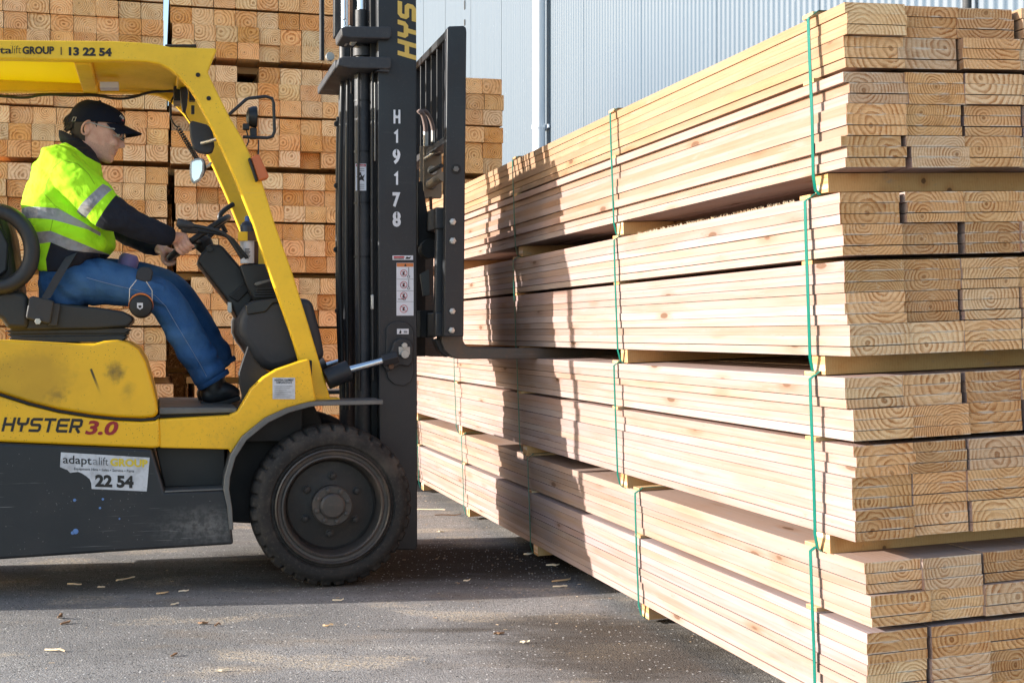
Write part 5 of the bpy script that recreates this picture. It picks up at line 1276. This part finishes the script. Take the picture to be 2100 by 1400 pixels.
for px, py, _ in seam:
    q = L(px, py, .42); d, at = seg_dist(Vector((q.x, .51, q.z)), NL); rr_ = NLR[int(at)] + (NLR[min(int(at) + 1, 8)] - NLR[int(at)]) * (at - int(at)); ctr = NL[int(at)].lerp(NL[min(int(at) + 1, 8)], at - int(at))
    e_ = Vector((q.x - ctr.x, 0, q.z - ctr.z)).length; pts.append(Vector((q.x, ctr.y - math.sqrt(max(.0004, rr_ * rr_ - e_ * e_)) - .0025, q.z)))
g.tube(pts, .0015, 6); mk('side_seam', g, 'denim_stitch', man, smooth=60)
for P_, dy in (((432, 770), .50), ((449, 741), .80)):
    c0 = L(P_[0], P_[1], dy); dd = (L(432, 770, .5) - L(392, 705, .5)).normalized(); g = G(); rr_ = .0815 if dy < .6 else .078
    g.tube([c0 + dd * .012, c0 + dd * .030, c0 + dd * .034, c0 + dd * .034], [rr_, rr_ * .985, rr_ * .95, rr_ * .6], 24); mk('hem', g, 'denim', man, smooth=50)
for dy, sh in ((.50, 0), (.80, 8)):
    bt = part('boot', man)
    g = G(); limb(g, [(436 - sh, 758, dy), (438 - sh, 790, dy), (440 - sh, 806, dy)], [.055, .056, .052], 16)
    limb(g, [(424 - sh, 812, dy), (445 - sh, 804, dy), (466 - sh, 804, dy), (482 - sh, 810, dy)], [.046, .052, .047, .036], 16)
    me = remesh(g, .006, 4, 'boot_upper'); place('boot_upper', me, ['boot_leather'], bt)
    pris('sole', [(411 - sh, 822), (430 - sh, 826), (450 - sh, 824), (475 - sh, 817), (493 - sh, 812), (494 - sh, 820), (478 - sh, 826), (450 - sh, 835), (434 - sh, 836), (432 - sh, 840), (412 - sh, 842)], dy - .048, dy + .048, 'sole', bt, .006, 2, dy - .048)
# lap belt over the driver's hip, from the reel
g = G(); P_ = [L(92, 615, .385), L(105, 592, .395), L(122, 562, .395), L(143, 528, .40), L(152, 515, .45), L(158, 510, .60)]
d_ = Vector((.024, 0, .010)); g.loft([[p - d_, p + d_, p + d_ + Vector((0, -.003, 0)), p - d_ + Vector((0, -.003, 0))] for p in P_]); mk('lap_belt', g, 'webbing', bu, smooth=60)

# ------------------------------------------------------------ small things in the cab
mu = thing('ear_muffs', 'black and orange ear muffs clipped round the driver\'s thigh above the knee', 'ear muffs', matrix=FM, base=L(290, 600, .41))
pris('headband', [(278, 572), (281, 556), (286, 549), (296, 547), (308, 549), (314, 556), (311, 575), (300, 579)], .425, .60, 'webbing', mu, .006, 2, .44)
for yy in (.412, .61):
    for a_ in ([(280, 574), (266, 592), (265, 620)], [(300, 577), (312, 596), (312, 618)]): ptube('wire_arm', [(x_, y_, yy - .012) for x_, y_ in a_], .0022, 'zinc', mu, 6)
for yy, sg in ((.405, 1), (.63, -1)):
    c0 = L(289, 625, .405); c0.y = yy; r = 24 / PXM(.4); g = G(); g.lathe([(0, sg * .012), (r * .9, sg * .012), (r * 1.0, 0), (r * .97, -sg * .008), (r * .5, -sg * .008)], c0, 'y', 32); mk('cushion_ring', g, 'muff_orange', mu)
    c1 = c0 + Vector((0, -sg * .006, -.006)); g = G(); g.lathe([(r * .96, 0), (r * .95, -sg * .010), (r * .86, -sg * .022), (r * .6, -sg * .027), (0, -sg * .029)], c1, 'y', 32); mk('ear_cup', g, 'plastic_black', mu)
yl = .405 - .006 - .0305
pris('cup_mark', [(281, 621), (293, 621), (293, 631), (287, 635), (281, 631)], yl, yl + .0008, 'label_white', mu, 0)
pris('cup_mark', [(284, 626), (290, 626), (290, 630), (287, 632), (284, 630)], yl - .0010, yl - .0002, 'plastic_black', mu, 0)
bo = thing('drink_bottle', 'drink bottle with lilac lid standing between the driver\'s knees', 'bottle', matrix=FM, base=L(262, 590, .66))
c0 = L(261, 545, .66); tl = Matrix.Translation(c0) @ Matrix.Rotation(math.radians(14), 4, 'Y')
g = G(); g.lathe([(0, -.12), (.036, -.12), (.038, -.11), (.038, -.01), (.034, 0)], (0, 0, 0), 'z', 24); g.v = [tl @ v for v in g.v]; mk('bottle_body', g, 'bottle_dark', bo)
g = G(); g.lathe([(.043, -.012), (.045, 0), (.045, .034), (.036, .050), (.030, .055), (0, .056)], (0, 0, 0), 'z', 24); g.v = [tl @ v for v in g.v]; mk('bottle_lid', g, 'bottle_lilac', bo)
sc_ = thing('spray_can', 'navy spray can with blue nozzle held in the clip on the guard pillar', 'can', matrix=FM, base=L(507, 540, .44))
c0 = L(507, 540, .44); zt = (L(507, 462, .44) - c0).z
g = G(); g.lathe([(0, 0), (.030, 0), (.0315, .003), (.0315, zt * .58), (.0315, zt * .60)], c0, 'z', 28); mk('can_label', g, 'label_white', sc_)
g = G(); g.lathe([(.0318, zt * .60), (.0318, zt - .004), (.030, zt), (.022, zt + .012), (.012, zt + .018), (0, zt + .018)], c0, 'z', 28); mk('can_body', g, 'can_navy', sc_)
g = G(); g.lathe([(.011, zt + .018), (.011, zt + .036), (.008, zt + .042), (0, zt + .042)], c0, 'z', 16); mk('nozzle', g, 'can_blue', sc_)
for i in range(8): 
    g = G(); zz = .02 + i * .006; g.box((c0.x - .012, c0.y - .0325, c0.z + zz), (c0.x + .006 + .003 * (i % 3), c0.y - .0300, c0.z + zz + .003)); mk('barcode_bar', g, 'lettering_black', sc_, smooth=0)

# ------------------------------------------------------------ wood chips lying on the asphalt
CH = [(245, 1191, .040, .018, 0, 'short bright splinter in the forklift shadow, brightest of its cluster'), (152, 1199, .085, .010, 0, 'thin pale splinter in the forklift shadow nearest the torn sticker side'),
      (262, 1188, .075, .006, 0, 'long thread-thin splinter above its cluster in the forklift shadow'), (207, 1205, .040, .008, 0, 'small pale splinter between two others in the forklift shadow'),
      (333, 1218, .060, .030, 1, 'tan wood chip with a brown tip in the forklift shadow'), (376, 1214, .055, .008, 0, 'curved pale splinter beside the tan chip in the forklift shadow'),
      (358, 1240, .040, .012, 0, 'pale chip close to the sunny edge of the forklift shadow'), (122, 1268, .050, .026, 2, 'dark bark chip standing on sunlit asphalt, upper of a pair'), (133, 1279, .050, .022, 2, 'dark bark chip on sunlit asphalt, lower of a pair'),
      (416, 1279, .050, .020, 2, 'brown chip on a sandy patch of sunlit asphalt'), (445, 1283, .030, .012, 2, 'tiny brown chip beside the one on the sandy patch'), (356, 1345, .035, .012, 2, 'small dark sliver alone on open sunlit asphalt'),
      (112, 1335, .100, .010, 0, 'longest pale splinter on the sunlit asphalt before the forklift'), (455, 1377, .055, .012, 0, 'pale sliver near the bottom edge of the asphalt'),
      (1084, 1137, .060, .030, 0, 'curled pale chip under the stack at the edge of its shade'), (1133, 1160, .080, .034, 0, 'forked pale splinter under the stack edge in shade'), (1151, 1192, .110, .020, 1, 'long tan splinter pointing away from the stack edge'),
      (1148, 1204, .080, .014, 0, 'flat pale splinter just below the long tan one'), (957, 1192, .040, .008, 0, 'small pale sliver in the dark oily stain'), (902, 1091, .055, .014, 0, 'white chip on the lit asphalt behind the mast foot'),
      (918, 1057, .200, .020, 2, 'brown stick lying behind the mast near the far bearers'), (884, 1046, .230, .007, 0, 'thin pale stick lying beyond the brown one'), (1023, 1300, .050, .018, 2, 'brown chip alone on asphalt before the stack'),
      (1076, 1318, .045, .010, 0, 'white sliver on asphalt before the stack'), (672, 1284, .050, .010, 1, 'tan sliver in front of the front wheel'), (693, 1232, .060, .006, 0, 'straw-thin splinter at the foot of the front tyre')]
cm = ['bearer_side', 'bearer_side', 'bearer_side']; ct = [(0.80, 0.68, 0.50), (0.60, 0.40, 0.22), (0.20, 0.12, 0.07)]
for i, (px, py, ln, wd, k, lab) in enumerate(CH):
    Yg = 2686 * CAM_H / (py - 685); X_ = (px - 1050) / 2686 * Yg; rr_ = random.Random(i + 20); g = G(); n = 5
    q_ = max(0.0, (Vector((X_, Yg, 0)) - Q0).dot(RDIR) - .06) * .0354; rings = []
    for j in range(n):
        f = j / (n - 1); x_ = (f - .5) * ln * .8; ww = wd * .36 * (0.25 + 1.1 * math.sin(math.pi * (0.12 + .76 * f))) * rr_.uniform(.6, 1.1); zc = .003 + (.02 if k == 2 and wd > .02 else .008) * rr_.random() * f; o_ = rr_.uniform(-.2, .2) * wd
        rings.append([(x_, o_ - ww, zc - .002), (x_, o_ + ww, zc - .001), (x_ + .002, o_ + ww * .8, zc + .003), (x_ + .002, o_ - ww * .8, zc + .004)])
    g.loft(rings); me = g.mesh('wood_chip'); me.materials.append(MATS[cm[k]]); o = bpy.data.objects.new('wood_chip', me); COL.objects.link(o)
    o.location = (X_, Yg, q_ + .001); o.rotation_euler = (0, 0, rr_.uniform(-.4, .4) if k < 2 else rr_.uniform(-1, 1)); o['tint'] = ct[k]; o['pith'] = (i * 1.0, .2, .2)
    tag(o, lab, 'wood chip', 'wood chips on the asphalt')

# fine splinters and sawdust crumbs, more of them beside the boards
g = G(); dr_ = random.Random(11)
for i in range(400):
    if i < 220:
        l_ = dr_.uniform(1.5, 6.0); q_ = -abs(dr_.gauss(0, .35)) + .05; P_ = Q0 + RDIR * q_ + LDIR * l_
    else:
        Y_ = dr_.uniform(4.0, 8.5); P_ = Vector((dr_.uniform(-.45, .14) * Y_, Y_, 0))
    q_ = max(0.0, (P_ - Q0).dot(RDIR) - .06) * .0354
    a_ = dr_.gauss(0, .7); ln = dr_.choice((.004, .005, .006, .009, .02)) * dr_.uniform(.6, 1.2); wd = dr_.uniform(.001, .0026)
    u_ = Vector((math.cos(a_), math.sin(a_), 0)) * ln / 2; v_ = Vector((-math.sin(a_), math.cos(a_), 0)) * wd / 2; P_.z = q_ + .0025; up_ = Vector((0, 0, .003))
    g.add([P_ - u_ - v_, P_ + u_ - v_ * .5, P_ + u_ * .9 + v_ + up_, P_ - u_ * .8 + v_ + up_ * .5], [(0, 1, 2, 3)])
o = mk('sawdust', g, 'bearer_side', smooth=0); o['tint'] = (0.36, 0.28, 0.20); o['pith'] = (2.0, .3, .3); tag(o, kind='stuff', label='fine pale splinters and sawdust strewn over the asphalt')
